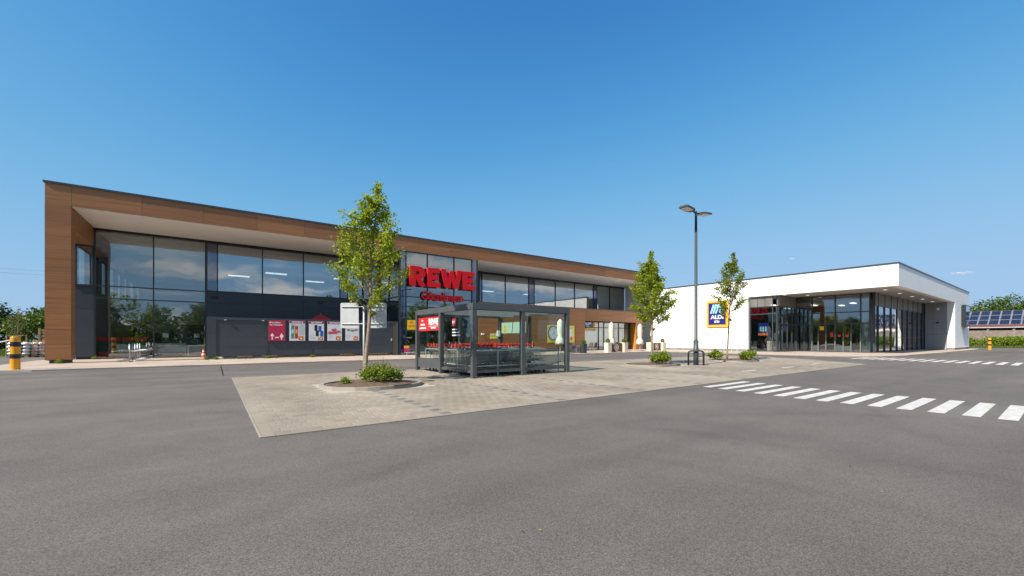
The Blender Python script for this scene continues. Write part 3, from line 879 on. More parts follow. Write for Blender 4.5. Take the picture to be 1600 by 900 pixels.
# glass pavilion
pav = part('glass_front', rewe, (-3, YG, 0.06))
glazing_y(YG, [-5.64, -3.03, -0.43], 0.06, 7.74, [3.66, 4.40], 'glass', pav)
RB('header', XL + 0.9, 11.0, YG - 0.10, YG + 0.10, 7.66, ZS - 0.021, 'black')
# corner bay left of the pavilion: dark boards below, window above
for a, b in zip((0.2, 1.0, 2.0, 3.0), (1.0, 2.0, 3.0, 4.3)):
    RB('wall_panel', -6.45, -5.68, YG - 0.05, YG, a + 0.004, b - 0.004, 'anthracite')
RB('wall_core', -6.43, -5.7, YG + 0.002, YG + 0.1, 0.05, 4.3, 'black')
RB('window_sill', -6.55, -5.66, YG - 0.12, YG + 0.1, 4.31, 4.37, 'frame')
cw = part('corner_window', rewe, (-6.05, YG, 4.37))
glazing_y(YG, [-6.42, -5.72], 4.37, 6.72, [], 'glass', cw)
# west wall with its ribbon of windows (lit from outside through the pavilion)
RB('wall', -6.5, -6.3, YG + 0.1, 60, 0, 4.37, 'interior_wall')
RB('wall', -6.5, -6.3, YG + 0.1, 60, 6.72, ZS, 'interior_wall')
wy = [YG + 0.1, 37.0, 40.0, 43.0, 46.0, 49.0, 52.0, 56.0, 60.0]
for i, (a, b) in enumerate(zip(wy, wy[1:])):
    RB('wall_pier', -6.5, -6.3, b - 0.8, b, 4.37, 6.72, 'interior_wall')
    ww = part('side_window', rewe, (-6.4, (a + b) / 2, 4.4))
    glazing_x(-6.4, [a + 0.03, b - 0.83], 4.371, 6.719, [], 'glass_clear', ww)
# interior
RB('interior_floor', -6.29, 42, YG + 0.12, 59.8, 0.02, 0.05, 'interior_floor')
RB('interior_ceiling', -6.29, 42, YG + 0.12, 59.8, 7.55, 7.6, 'interior_white')
for i in range(12):
    RB('ceiling_beam', -6.28, 42, YG + 1.6 + i * 2.0, YG + 1.75 + i * 2.0, 7.25, 7.549, 'interior_white')
RB('back_wall', -6.29, 42, 59.6, 59.8, 0.06, 7.54, 'interior_wall')
RB('east_wall', 42.0, 42.2, YG, 60, 0, ZS, 'interior_wall')
RB('partition', 0.2, 0.35, YG + 0.3, 46, 0.06, 7.24, 'interior_wall')
for (sx_, sy_) in ((1.0, 41.5), (3.4, 38.2), (6.9, 41.5), (8.6, 38.2), (24, 38.5), (30, 38.5)):
    RB('strip_light', sx_, sx_ + 1.5, sy_, sy_ + 0.6, 6.55, 6.6, 'lamp_tube')
RB('upper_floor', 0.36, 41.9, YG + 0.2, 46, 4.1, 4.35, 'interior_wall')
RB('office_wall', 0.36, 41.9, 45.9, 46.0, 4.36, 7.24, 'interior_dark')

# ---- upper window band, left half
def band(xs, kinds, z0, z1, label):
    bnd = part('window_band', rewe, ((xs[0] + xs[-1]) / 2, YG, z0))
    for (a, b), k in zip(zip(xs, xs[1:]), kinds):
        if k == 'd':
            bx('dark_panel', a + 0.035, b - 0.035, YG - 0.03, YG - 0.01, z0, z1, 'glass_dark', bnd)
            bx('panel_back', a + 0.035, b - 0.035, YG, YG + 0.03, z0, z1, 'blue_glass', bnd)
        else:
            bx('pane', a + 0.03, b - 0.03, YG - 0.005, YG + 0.005, z0 + 0.04, z1 - 0.02, 'glass_coated', bnd)
            drop = {'w': 0.0, 's': 0.9, 'b': 2.1, 'f': 2.95}[k]
            if drop: bx('roller_blind', a + 0.08, b - 0.08, YG + 0.14, YG + 0.15, z1 - 0.1 - drop, z1 - 0.05, 'blind', bnd)
        bx('sill', a + 0.035, b - 0.035, YG - 0.06, YG + 0.06, z0 - 0.02, z0 + 0.045, 'frame', bnd)
        bx('head', a + 0.035, b - 0.035, YG - 0.06, YG + 0.06, z1 - 0.03, z1 + 0.02, 'frame', bnd)
    for x in xs: bx('mullion', x - 0.035, x + 0.035, YG - 0.065, YG + 0.065, z0 - 0.02, z1 + 0.02, 'frame', bnd)
band([-0.36, 0.22, 2.81, 5.43, 8.02, 8.60, 10.97], 'dwwwdw', 4.43, 7.62, 'left')
# navy boards below the left window band
px = [-0.40, 2.81, 5.43, 8.02, 11.02]
for a, b in zip(px, px[1:]):
    for c, d_ in ((0.1, 1.5), (1.5, 2.75), (2.75, 3.62), (3.62, 4.40)):
        RB('wall_panel', a + 0.005, b - 0.005, YG - 0.05, YG - 0.01, c + 0.004, d_ - 0.004, 'navy')
RB('wall_core', -0.38, 11.0, YG - 0.008, YG + 0.1, 0.05, 4.40, 'black')
for x in (0.05, 6.6):
    wlm = RB('wall_lamp', x - 0.16, x + 0.22, YG - 0.2, YG - 0.052, 3.98, 4.1, 'black')

# ---- glass entrance tower carrying the lettering
tow = part('entrance_tower', rewe, (14.4, Y0, 0.05))
EX = [11.10, 11.55, 13.26, 15.54, 17.19, 17.70]
glazing_y(Y0 + 0.1, EX[1:5], 0.05, ZS - 0.03, [3.66, 4.40], 'glass', tow, 0.07, 0.14)
for a, b in ((EX[0], EX[1]), (EX[4], EX[5])):
    for c, d_ in ((0.06, 3.64), (3.68, 4.38), (4.42, ZS - 0.03)):
        bx('dark_panel', a + 0.04, b - 0.04, Y0 + 0.08, Y0 + 0.09, c, d_, 'glass_dark', tow)
        bx('panel_back', a + 0.04, b - 0.04, Y0 + 0.11, Y0 + 0.14, c, d_, 'blue_glass', tow)
for x in (EX[0], EX[5]): bx('corner_post', x - 0.035, x + 0.035, Y0 + 0.03, Y0 + 0.17, 0.05, ZS - 0.03, 'frame', tow)
glazing_x(EX[0], [Y0 + 0.25, 31.6, YG - 0.15], 0.05, ZS - 0.03, [3.66, 4.40], 'glass', tow, 0.07, 0.12)
RB('tower_wall', 17.62, 17.7, Y0 + 0.25, YG, 4.4, ZS - 0.03, 'interior_wall', tow)
RB('tower_floor', 11.1, 17.7, Y0 + 0.2, 40, 0.045, 0.056, 'interior_floor', tow)
# inner lobby: sliding doors, inner wall with notices
for x in (12.6, 14.2, 15.8): bx('door_leaf', x, x + 1.5, 30.9, 30.94, 0.06, 2.5, 'glass_clear', tow)
for x in (12.55, 14.13, 15.73, 17.3): bx('door_post', x, x + 0.07, 30.86, 30.98, 0.06, 2.6, 'frame', tow)
bx('door_header', 12.55, 17.37, 30.85, 30.99, 2.6, 2.95, 'frame', tow)
bx('lobby_back_wall', 11.2, 17.6, 37.0, 37.1, 0.06, 3.2, 'interior_dark', tow)
bx('cigarette_counter', 12.2, 14.6, 35.4, 36.2, 0.06, 1.15, 'sign_red', tow)
bx('lit_menu_board', 12.0, 16.8, 36.9, 36.98, 1.9, 2.5, 'interior_white', tow)
bx('door_rail', 11.2, 13.1, Y0 - 0.62, Y0 - 0.56, 0.24, 0.30, 'galv_dull', tow)
for x in (11.3, 12.2, 13.0): bx('rail_foot', x, x + 0.05, Y0 - 0.61, Y0 - 0.57, 0.0, 0.239, 'galv_dull', tow)
nt_ = bx('floor_notice', 11.36, 11.75, Y0 - 0.05, Y0 - 0.02, 0.34, 0.75, 'magenta', tow)
bx('notice_stripe', 11.37, 11.74, Y0 - 0.056, Y0 - 0.052, 0.58, 0.74, 'lotto_yellow', tow)

# lettering, each letter on its own
sign = thing('roof_lettering', 'large red block letters on the glass entrance of the wooden supermarket', 'sign', (14.5, Y0 - 0.2, 4.9))
GR = [[(0, 0), (0, 1), (.58, 1)] + arc(.58, .675, .39, 88, -70, 12, .325) + [(.70, .37), (1.0, 0), (.62, 0), (.40, .34), (.36, .34), (.36, 0)],
      [(.36, .76), (.52, .76)] + arc(.52, .67, .10, 80, -80, 6, .085) + [(.36, .58)]]
GE = [[(0, 0), (0, 1), (.94, 1), (.94, .745), (.36, .745), (.36, .635), (.86, .635), (.86, .385), (.36, .385), (.36, .26), (1, .26), (1, 0)]]
GW = [[(0, 1), (.235, 1), (.325, .43), (.425, .93), (.575, .93), (.675, .43), (.765, 1), (1, 1), (.82, 0), (.575, 0), (.5, .40), (.425, 0), (.18, 0)]]
for g, a, b, nm in ((GR, 11.70, 12.98, 'letter_R'), (GE, 13.10, 14.17, 'letter_E'), (GW, 14.20, 16.08, 'letter_W'), (GE, 16.12, 17.27, 'letter_E')):
    zb = 5.20; hh = 1.46
    if nm == 'letter_W': zb, hh = 5.23, 1.44
    glyph(nm, g, b - a, hh, 0.16, 'rewe_red', sign, ((a + b) / 2, Y0 - 0.24, zb), bevel=0.012)
for a, b in ((11.75, 17.2),):
    for z in (5.55, 6.3): bx('sign_rail', a, b, Y0 - 0.10, Y0 - 0.03, z, z + 0.06, 'frame', sign)
text('owner_lettering', 'Götzelmann', 3.55, 0.70, 'rewe_red', sign, (14.5, Y0 - 0.10, 4.20), bold=0.03, depth=0.06)

lot = thing('lottery_sign', 'square yellow lottery sign hung inside the entrance glass', 'sign', (11.95, Y0 - 0.02, 1.93))
bx('board', 11.62, 12.28, Y0 - 0.03, Y0 - 0.005, 1.93, 2.65, 'lotto_yellow', lot)
for (a, b, w) in ((11.92, 2.50, 0.10), (11.83, 2.41, 0.09), (12.04, 2.42, 0.09), (11.95, 2.38, 0.07)):
    glyph('clover_leaf', [arc(0, 0, 0.5, 0, 350, 12)], w, w, 0.004, 'aldi_red', lot, (a, Y0 - 0.033, b))
text('lettering', 'LOTTO', 0.5, 0.14, 'aldi_red', lot, (11.95, Y0 - 0.033, 2.13), bold=0.03)

# ---- wood clad ground floor wing with the bakery café
WX = [17.74, 20.3, 22.9, 25.5, 28.1, 30.30]
for a, b in zip(WX, WX[1:]):
    for c, d_ in ((0.34, 1.10), (1.10, 1.86), (1.86, 2.62), (2.62, 3.38), (3.38, 4.30)):
        RB('wood_panel', a + 0.005, b - 0.005, Y0, Y0 + 0.035, c + 0.003, d_ - 0.003, 'wood')
CX = [30.30, 32.4, 34.5, 36.6, 38.5, 39.6]
for a, b in zip(CX, CX[1:]):
    for c, d_ in ((3.07, 3.68), (3.68, 4.30)):
        RB('wood_panel', a + 0.005, b - 0.005, Y0, Y0 + 0.035, c + 0.003, d_ - 0.003, 'wood')
for c, d_ in ((0.06, 1.10), (1.10, 2.10), (2.10, 3.07)):
    RB('wood_panel', 38.505, 39.595, Y0, Y0 + 0.035, c, d_ - 0.004, 'wood')
    RB('wood_panel', 38.47, 38.50, Y0 + 0.036, 30.0, c, d_ - 0.004, 'timber_orange')
RB('wing_core', 17.76, 30.28, Y0 + 0.04, YG - 0.1, 0.05, 4.2, 'black')
RB('wing_core', 30.28, 38.46, 31.5, YG - 0.1, 0.05, 4.2, 'interior_wall')
RB('wing_core', 38.52, 39.58, Y0 + 0.04, YG - 0.1, 0.05, 4.2, 'plinth')
RB('wing_roof', 17.74, 39.6, Y0 + 0.036, YG - 0.08, 4.201, 4.28, 'soffit_grey')
RB('lintel', 30.28, 38.5, Y0 + 0.04, 31.45, 3.09, 4.2, 'black')
RB('parapet_cap', 17.72, 39.62, Y0 - 0.02, Y0 + 0.2, 4.301, 4.34, 'cap')
RB('wing_plinth', 17.76, 30.28, Y0 + 0.01, Y0 + 0.034, 0.05, 0.33, 'interior_dark')
caf = part('cafe_front', rewe, (34.4, 30, 0.05))
glazing_y(30.0, [30.4, 33.17, 34.0, 36.4, 37.5, 38.4], 0.05, 3.06, [2.45], 'glass', caf, 0.08, 0.12)
for a, b in ((30.45, 33.1), (33.25, 33.95), (34.1, 35.25), (36.45, 36.75), (37.0, 37.3), (37.6, 38.35)):
    bx('cafe_curtain', a, b, 30.25, 30.27, 0.1, 3.0, 'cafe_blind', caf)
bx('entrance_board', 35.3, 36.3, 30.3, 30.33, 0.06, 3.0, 'interior_dark', caf)
glyph('cafe_emblem', [arc(0, 0, 0.5, 0, 350, 24), arc(0, 0, 0.42, 0, 350, 24)], 0.8, 0.8, 0.004, 'white_print', caf, (35.8, 30.29, 1.95))
glyph('cafe_emblem', [[(0, .35), (.5, 1), (1, .35), (.8, 0), (.5, .25), (.2, 0)], [(.35, .42), (.5, .36), (.65, .42), (.5, .72)]], 0.4, 0.42, 0.004, 'white_print', caf, (35.8, 30.289, 2.2))
glyph('cafe_emblem', [[(0, .3), (.5, 0), (1, .3), (1, .7), (.5, .4), (0, .7)]], 0.9, 0.2, 0.004, 'white_print', caf, (35.8, 30.289, 1.85))
# upper window band, right half, and the white return wall
band([20.78, 21.09, 23.86, 26.87, 27.61, 30.62, 33.60, 36.70, 37.31, 39.62, 42.36], 'dssdsbbdbb', 4.43, 7.62, 'right')
RB('header', 17.75, XR - 0.1, YG - 0.10, YG + 0.10, 7.66, ZS - 0.021, 'black')
RB('return_wall', 42.42, XR, Y0 + 0.05, YG - 0.12, 0.0, ZS - 0.021, 'white_render')
RB('band_wall', 17.75, 42.4, YG - 0.05, YG + 0.1, 4.29, 4.40, 'navy')
RB('band_wall', 17.75, 20.74, YG - 0.05, YG + 0.1, 4.41, 7.64, 'navy')
# service wall between the two shops
for c, d_ in ((0.1, 2.75), (2.76, 4.2)):
    RB('service_wall', 39.62, 42.40, 33.2, 33.3, c, d_, 'panel_grey')
RB('service_lamp', 40.5, 40.95, 33.05, 33.19, 2.9, 3.1, 'black')

# ---- pavilion interior: bottle return machines, crates, trolley, table
pk = thing('bottle_return_wall', 'dark wall with two bottle return machines behind the corner glass', 'machine', (-3.4, 39.0, 0.05))
bx('cabinet', -4.6, -0.6, 39.0, 39.6, 0.05, 2.3, 'interior_dark', pk)
for x in (-3.6, -1.8):
    bx('machine_front', x, x + 1.0, 38.93, 38.999, 0.4, 2.0, 'anthracite', pk)
    glyph('bottle_opening', [arc(0, 0, .5, 0, 350, 20)], 0.42, 0.34, 0.01, 'black', pk, (x + 0.4, 38.92, 1.35))
    bx('screen', x + 0.62, x + 0.95, 38.90, 38.929, 1.35, 1.65, 'interior_white', pk)
cr_ = thing('crate_stack', 'stacked red and green crates inside the corner glass, below the left pane', 'crates', (-5.0, 35.4, 0.05))
for i in range(4): bx('crate', -5.9 + i * 0.62, -5.33 + i * 0.62, 35.2, 35.7, 0.06 + 0.36, 0.06 + 1.05, 'green_box', cr_)
for i in range(4): bx('crate', -5.9 + i * 0.62, -5.33 + i * 0.62, 35.2, 35.7, 1.06, 1.36, 'cart_red', cr_)
bx('pallet', -5.95, -3.4, 35.15, 35.75, 0.06, 0.41, 'interior_dark', cr_)
for k, x in enumerate((-5.35, -4.0)):
    kr = thing('kiddie_ride', ('small red ride-on toy inside the glass, next to the corner', 'small red ride-on toy inside the glass, next to the bike rack')[k], 'ride', (x, 34.6, 0.05), 'red toys inside the corner glass')
    MB().prism([(x - 0.35, 34.35), (x + 0.35, 34.35), (x + 0.3, 34.85), (x - 0.3, 34.85)], 0.06, 0.30).build('base', 'cart_red', kr, bevel=0.03)
    MB().prism([(x - 0.25, 34.42), (x + 0.22, 34.42), (x + 0.15, 34.8), (x - 0.2, 34.8)], 0.302, 0.48).build('seat', 'cart_red', kr, bevel=0.04)
    bx('plate', x - 0.22, x + 0.1, 34.33, 34.349, 0.1, 0.2, 'white_print', kr)
tb = thing('side_table', 'small white table behind the glass beside the traffic cone', 'table', (-1.0, 36.4, 0.05))
bx('top', -1.5, -0.5, 36.1, 36.7, 0.75, 0.8, 'interior_white', tb)
for x in (-1.45, -0.55):
    for y in (36.15, 36.62): bx('leg', x, x + 0.05, y, y + 0.05, 0.06, 0.749, 'interior_white', tb)
wb = thing('wire_basket_table', 'long wire sales basket behind the second glass pane', 'basket', (-2.2, 35.3, 0.05))
m = MB()
for i in range(15): m.box(-2.9 + i * 0.1, -2.885 + i * 0.1, 35.0, 35.012, 0.35, 0.95)
for z in (0.35, 0.55, 0.75, 0.95): m.box(-2.9, -1.48, 34.995, 35.01, z, z + 0.02)
m.build('front_grid', 'galv_dull', wb)
bx('goods', -2.85, -1.5, 35.03, 35.6, 0.4, 0.85, 'interior_white', wb)
for x in (-2.85, -1.55): bx('leg', x, x + 0.04, 35.05, 35.1, 0.06, 0.349, 'galv_dull', wb)

# ------------------------------------------------------------------ screened yard in front (dark fence with posters)
fence = thing('yard_screen', 'long anthracite board screen in front of the supermarket, raised above the ground', 'screen', (5.3, 29.4, 0.0))
YF = 29.4
FX = [(-0.32, 0.12), (0.18, 2.66), (2.72, 5.15), (5.19, 8.35), (8.60, 10.55)]
for i, (a, b) in enumerate(FX):
    zz = [0.22, 0.80, 1.36, 1.92, 2.36]
    if i == 0: zz = [0.1, 0.85, 1.6, 2.55]
    for c, d_ in zip(zz, zz[1:]):
        bx('board', a, b, YF - (0.03 if i else 0.06), YF, c + 0.004, d_ - 0.004, 'anthracite', fence)
bx('top_rail', 0.13, 10.98, YF - 0.07, YF + 0.06, 2.365, 2.52, 'anthracite', fence)
for x in (0.13, 2.67, 5.15, 8.36, 8.56, 10.56):
    bx('post', x, x + 0.045 if x != 8.36 else x + 0.19, YF - 0.05, YF + 0.05, 0.0, 2.364, 'anthracite', fence)
bx('post', 10.75, 10.98, YF - 0.07, YF + 0.08, 0.0, 2.364, 'shelter_grey', fence)
bx('gate_stile', 10.62, 10.72, YF - 0.05, YF + 0.03, 0.05, 2.36, 'brown_wood', fence)
for x in (0.5, 2.4, 9.6): 
    bx('rail_lamp', x, x + 0.12, YF - 0.13, YF - 0.072, 2.34, 2.39, 'galv_dull', fence)
bx('gate_handle', 10.45, 10.52, YF - 0.07, YF - 0.032, 1.1, 1.3, 'galv_dull', fence)
# pallets visible in the gap below the boards
for i, (x, lab) in enumerate(((1.55, 'wooden pallet under the screen below the wide blank gate'), (2.9, 'wooden pallet under the screen below the red notice'), (7.6, 'wooden pallet under the screen below the food posters'), (9.3, 'wooden pallet under the screen near the sign post'), (10.1, 'wooden pallet under the screen nearest the entrance'))):
    p_ = thing('pallet', lab, 'pallet', (x, 29.9, 0.05), 'pallets behind the yard screen')
    for k in range(5): bx('deck_board', x - 0.4, x + 0.4, 29.5 + k * 0.25, 29.62 + k * 0.25, 0.16, 0.185, 'raw_timber', p_)
    for k in (-0.36, -0.06, 0.24):
        bx('block', x + k, x + k + 0.12, 29.5, 29.62, 0.05, 0.159, 'raw_timber', p_)
pr = thing('red_parasol', 'closed-yard red parasol top showing above the dark screen', 'parasol', (6.05, 31.0, 0.05))
MB().lathe([(0.85, 2.50), (0.84, 2.54), (0.45, 2.76), (0.05, 2.93), (0.01, 2.95)], 6.05, 31.0, 8).build('canopy', 'red_cloth', pr)
MB().tube([(6.05, 31, 0.05), (6.05, 31, 3.0)], 0.025, 8).build('pole', 'galv_dull', pr)

# posters in snap frames
PX = [(2.74, 3.65), (3.88, 4.78), (5.0, 5.91), (6.12, 7.03), (7.26, 8.17)]
PL = ['red keep-your-distance notice in a frame, first in the poster row', 'sale poster showing a green and a red snack tube', 'sale poster showing blue and black cans', 'sale poster showing raw red meat', 'sale poster showing oysters, partly behind the sign back']
def blob(name, parent, cx, cz, w, h, m, y, n=14, wob=0.0, sd=0):
    rg = random.Random(sd)
    poly = [(0.5 * math.cos(2 * math.pi * i / n) * (1 + rg.uniform(-wob, wob)), 0.5 * math.sin(2 * math.pi * i / n) * (1 + rg.uniform(-wob, wob))) for i in range(n)]
    return glyph(name, [poly], w, h, 0.003, m, parent, (cx, y, cz - h / 2))
mat('can_green', (0.03, 0.25, 0.11), 0.4); mat('can_red', (0.45, 0.02, 0.03), 0.4); mat('can_blue', (0.02, 0.10, 0.42), 0.4); mat('meat', (0.52, 0.09, 0.10), 0.5, noise=0.4, nscale=25); mat('oyster', (0.30, 0.27, 0.20), 0.5, noise=0.6, nscale=30)
mat('print_grey', (0.45, 0.47, 0.50), 0.5); mat('price_red', (0.38, 0.02, 0.05), 0.4); mat('sky_print', (0.4, 0.6, 0.7), 0.5)
for i, ((a, b), lab) in enumerate(zip(PX, PL)):
    po = thing('poster', lab, 'poster', ((a + b) / 2, YF - 0.1, 1.12), 'posters on the yard screen')
    bx('poster_frame', a - 0.04, b + 0.04, YF - 0.115, YF - 0.035, 1.09, 2.44, 'anthracite', po)
    yy = YF - 0.121
    cx = (a + b) / 2
    bx('sheet', a, b, yy, yy + 0.005, 1.13, 2.40, 'poster_red' if i == 0 else 'poster_white', po)
    yy -= 0.004
    if i == 0:
        text('print', 'Bitte halten', 0.58, 0.10, 'white_print', po, (cx - 0.10, yy, 2.22), bold=0.02)
        text('print', 'Sie Abstand', 0.68, 0.10, 'white_print', po, (cx - 0.05, yy, 2.08), bold=0.02)
        for k in range(6): bx('print_line', a + 0.05, a + 0.05 + (0.7, 0.66, 0.72, 0.6, 0.76, 0.74)[k], yy, yy + 0.003, 1.99 - k * 0.065, 2.005 - k * 0.065, 'magenta', po)
        glyph('print', [[(.38, 0), (.62, 0), (.62, .55), (1, .5), (.75, .8), (.62, .82), (.5, 1), (.38, .82), (.25, .8), (0, .5), (.38, .55)]], 0.22, 0.42, 0.003, 'white_print', po, (a + 0.2, yy, 1.2))
        glyph('print', [[(.36, 0), (.64, 0), (.68, .3), (.95, .4), (1, .55), (.7, .8), (.5, 1), (.3, .8), (0, .55), (.05, .4), (.32, .3)]], 0.2, 0.42, 0.003, 'white_print', po, (b - 0.2, yy, 1.2))
        glyph('print', [[(0, .5), (.25, 0), (.25, .3), (.75, .3), (.75, 0), (1, .5), (.75, 1), (.75, .7), (.25, .7), (.25, 1)]], 0.22, 0.12, 0.003, 'white_print', po, (cx, yy, 1.28))
    else:
        bx('print_band', a + 0.01, b - 0.01, yy, yy + 0.003, 2.24, 2.39, 'price_red', po)
        text('print', 'AKTION %', 0.66, 0.10, 'white_print', po, (cx, yy - 0.004, 2.265), bold=0.03)
        px0 = b - 0.22 if i == 2 else b - 0.25
        hh = 0.2 if i == 2 else 0.28
        bx('price_tag', px0 - 0.14, px0 + 0.16, yy, yy + 0.003, 1.17, 1.17 + hh, 'price_orange', po)
        glyph('price_tag', [[(0, .1), (.2, 0), (.8, 0), (1, .1), (1, 1), (0, 1)]], 0.25, hh * 0.55, 0.003, 'price_red', po, (px0 + 0.01, yy - 0.004, 1.19))
        for k in range(2): bx('price_digit', px0 - 0.055 + k * 0.06, px0 + (-0.015 if k == 0 else 0.075) + k * 0.01, yy - 0.010, yy - 0.007, 1.22, 1.22 + hh * (0.36 if k == 0 else 0.3), 'white_print', po)
        if i == 1:
            for cx2, mm, z1 in ((a + 0.19, 'can_green', 2.2), (a + 0.40, 'can_red', 2.16)):
                bx('print_tube', cx2 - 0.085, cx2 + 0.085, yy, yy + 0.003, 1.27, z1, mm, po)
                bx('print_lid', cx2 - 0.085, cx2 + 0.085, yy - 0.004, yy - 0.001, z1 - 0.1, z1, 'print_grey', po)
                blob('print_label', po, cx2, 1.72, 0.14, 0.3, 'sky_print' if mm == 'can_green' else 'price_orange', yy - 0.004)
            bx('print_panel', a + 0.55, b - 0.06, yy, yy + 0.003, 1.52, 2.18, 'print_grey', po)
        if i == 2:
            for (cx2, cz, mm) in ((a + 0.42, 1.78, 'bollard_black'), (a + 0.66, 1.72, 'can_blue'), (a + 0.5, 1.42, 'bollard_black'), (b - 0.14, 1.40, 'can_blue')):
                bx('print_can', cx2 - 0.09, cx2 + 0.09, yy, yy + 0.003, cz, cz + 0.38, mm, po)
            bx('print_line', a + 0.06, a + 0.42, yy, yy + 0.003, 1.28, 1.33, 'print_grey', po)
        if i == 3:
            for k, (dx, dz, w, h) in enumerate(((0.18, 1.66, 0.30, 0.2), (0.42, 1.84, 0.36, 0.22), (0.46, 1.66, 0.4, 0.2), (0.72, 1.74, 0.26, 0.16))):
                blob('print_meat', po, a + dx, dz, w, h, 'meat', yy - 0.004 * (k % 2), 14, 0.18, k)
        if i == 4:
            for k, (dx, dz, w, h) in enumerate(((0.2, 1.86, 0.26, 0.16), (0.45, 1.82, 0.28, 0.16), (0.7, 1.87, 0.28, 0.16))):
                blob('print_oyster', po, a + dx, dz, w, h, 'oyster', yy, 14, 0.22, k + 9)
        for k in range(4): bx('print_line', a + 0.06, a + 0.3, yy, yy + 0.002, 1.62 - k * 0.07 - 0.1, 1.632 - k * 0.07 - 0.1, 'print_grey', po)

# ------------------------------------------------------------------ white discount shop (right)
XA, YC, ZA, ZAS = 41.0, 7.78, 6.85, 5.2
aldi = thing('discount_shop', 'white rendered flat roofed shop with deep corner canopy and glass entrance', 'building', (55, 18, 0))
def AB(name, x0, x1, y0, y1, z0, z1, m, parent=None, bevel=0.0): return bx(name, x0, x1, y0, y1, z0, z1, m, parent or aldi, bevel)
AB('front_wall', XA, XA + 0.35, 18.35, 28.8, 0.27, ZAS, 'white_render')
AB('front_plinth', XA + 0.03, XA + 0.34, 18.36, 28.8, 0.0, 0.269, 'plinth')
AB('fascia', XA, XA + 0.35, YC, 28.8, ZAS + 0.001, ZA, 'white_render')
AB('fascia', XA + 0.351, 65.4, YC, YC + 0.35, ZAS, ZA, 'white_render')
AB('side_wall', 65.4, 74.5, YC, YC + 0.35, 0.27, ZA, 'white_render')
AB('side_plinth', 65.43, 74.47, YC + 0.03, YC + 0.34, 0.0, 0.269, 'plinth')
AB('pillar', 64.8, 65.399, YC + 0.001, YC + 0.6, 0.27, ZAS - 0.001, 'white_render')
AB('pillar_plinth', 64.83, 65.399, YC + 0.03, YC + 0.58, 0.0, 0.269, 'plinth')
AB('end_wall', 74.2, 74.5, YC + 0.351, 28.8, 0.0, ZA, 'white_render')
AB('back_wall', XA + 0.36, 74.19, 28.5, 28.8, 0.0, ZA - 0.1, 'interior_wall')
rf = AB('roof', XA + 0.36, 74.19, YC + 0.36, 28.49, ZAS + 0.35, ZA - 0.05, 'soffit_grey')
for a, b, c, d_ in ((XA - 0.05, XA + 0.4, YC - 0.05, 28.85), (XA + 0.401, 74.55, YC - 0.05, YC + 0.4), (74.15, 74.56, YC + 0.401, 28.85)):
    AB('roof_cap', a, b, c, d_, ZA + 0.001, ZA + 0.10, 'cap', rf)
AB('soffit', XA + 0.36, 64.79, YC + 0.36, 18.3, ZAS + 0.04, ZAS + 0.08, 'soffit_grey')
AB('soffit_lip', XA + 0.36, 64.79, YC + 0.351, YC + 0.52, ZAS - 0.0, ZAS + 0.039, 'planter_cream')
# grey cladding beside the pillar
for a, b in zip((YC + 0.61, 8.75, 9.45), (8.75, 9.45, 10.1)):
    for c, d_ in ((0.1, 1.75), (1.75, 3.45), (3.45, ZAS + 0.03)):
        AB('cladding_panel', 64.82, 64.86, a + 0.006, b - 0.006, c + 0.006, d_ - 0.006, 'panel_grey')
AB('cladding_core', 64.87, 65.3, YC + 0.61, 18, 0.0, ZAS + 0.03, 'black')
lampw = part('wall_lamp', aldi, (64.75, 9.05, 4.5)); MB().lathe([(0.10, 4.42), (0.15, 4.5), (0.15, 4.62), (0.1, 4.7)], 64.72, 9.1, 12).build('lamp_body', 'soffit', lampw)
AB('camera', 64.68, 64.81, 8.98, 9.2, 3.0, 3.1, 'black')
# downlights in the canopy
for (x, y) in ((41.9, 15.6), (43.95, 14.5), (44.13, 9.18), (48.6, 9.15), (53.2, 9.15), (57.6, 9.15), (62.3, 9.15)):
    MB().lathe([(0.13, ZAS + 0.02), (0.13, ZAS + 0.045)], x, y, 16).build('downlight', 'downlight', aldi)
# shop window flush with the front wall
GX = XA + 0.3
sw = part('shop_window', aldi, (GX, 17, 0.1))
glazing_x(GX, [16.02, 16.35, 18.30], 0.1, 4.25, [3.55], 'glass', sw, 0.08, 0.14, 'frame_grey')
def louvre(name, axis, fix, a, b, z0, z1, parent):
    m = MB(); z = z0
    while z < z1 - 0.03:
        if axis == 'x': m.box(fix - 0.05, fix + 0.05, a, b, z, z + 0.035)
        else: m.box(a, b, fix - 0.05, fix + 0.05, z, z + 0.035)
        z += 0.06
    return m.build(name, 'louvre', parent)
for a, b in ((16.36, 16.98), (17.0, 17.62), (17.64, 18.28)): louvre('louvre_screen', 'x', GX - 0.0, a, b, 4.27, ZAS + 0.03, sw)
for y in (16.03, 16.34, 16.99, 17.63, 18.30): bx('louvre_post', GX - 0.06, GX + 0.06, y - 0.015, y + 0.015, 4.251, ZAS + 0.03, 'frame', sw)
# vestibule side glass
vs = part('vestibule_side', aldi, (43.5, 16.0, 0.1))
glazing_y(16.0, [GX + 0.08, 42.4, 43.5, 44.55, 45.45], 0.1, 4.25, [2.6, 3.5], 'glass', vs, 0.06, 0.12, 'frame_grey')
for a, b in ((GX + 0.1, 42.39), (42.42, 43.49), (43.52, 44.54), (44.57, 45.4)): louvre('louvre_screen', 'y', 16.0, a, b, 4.27, ZAS + 0.03, vs)
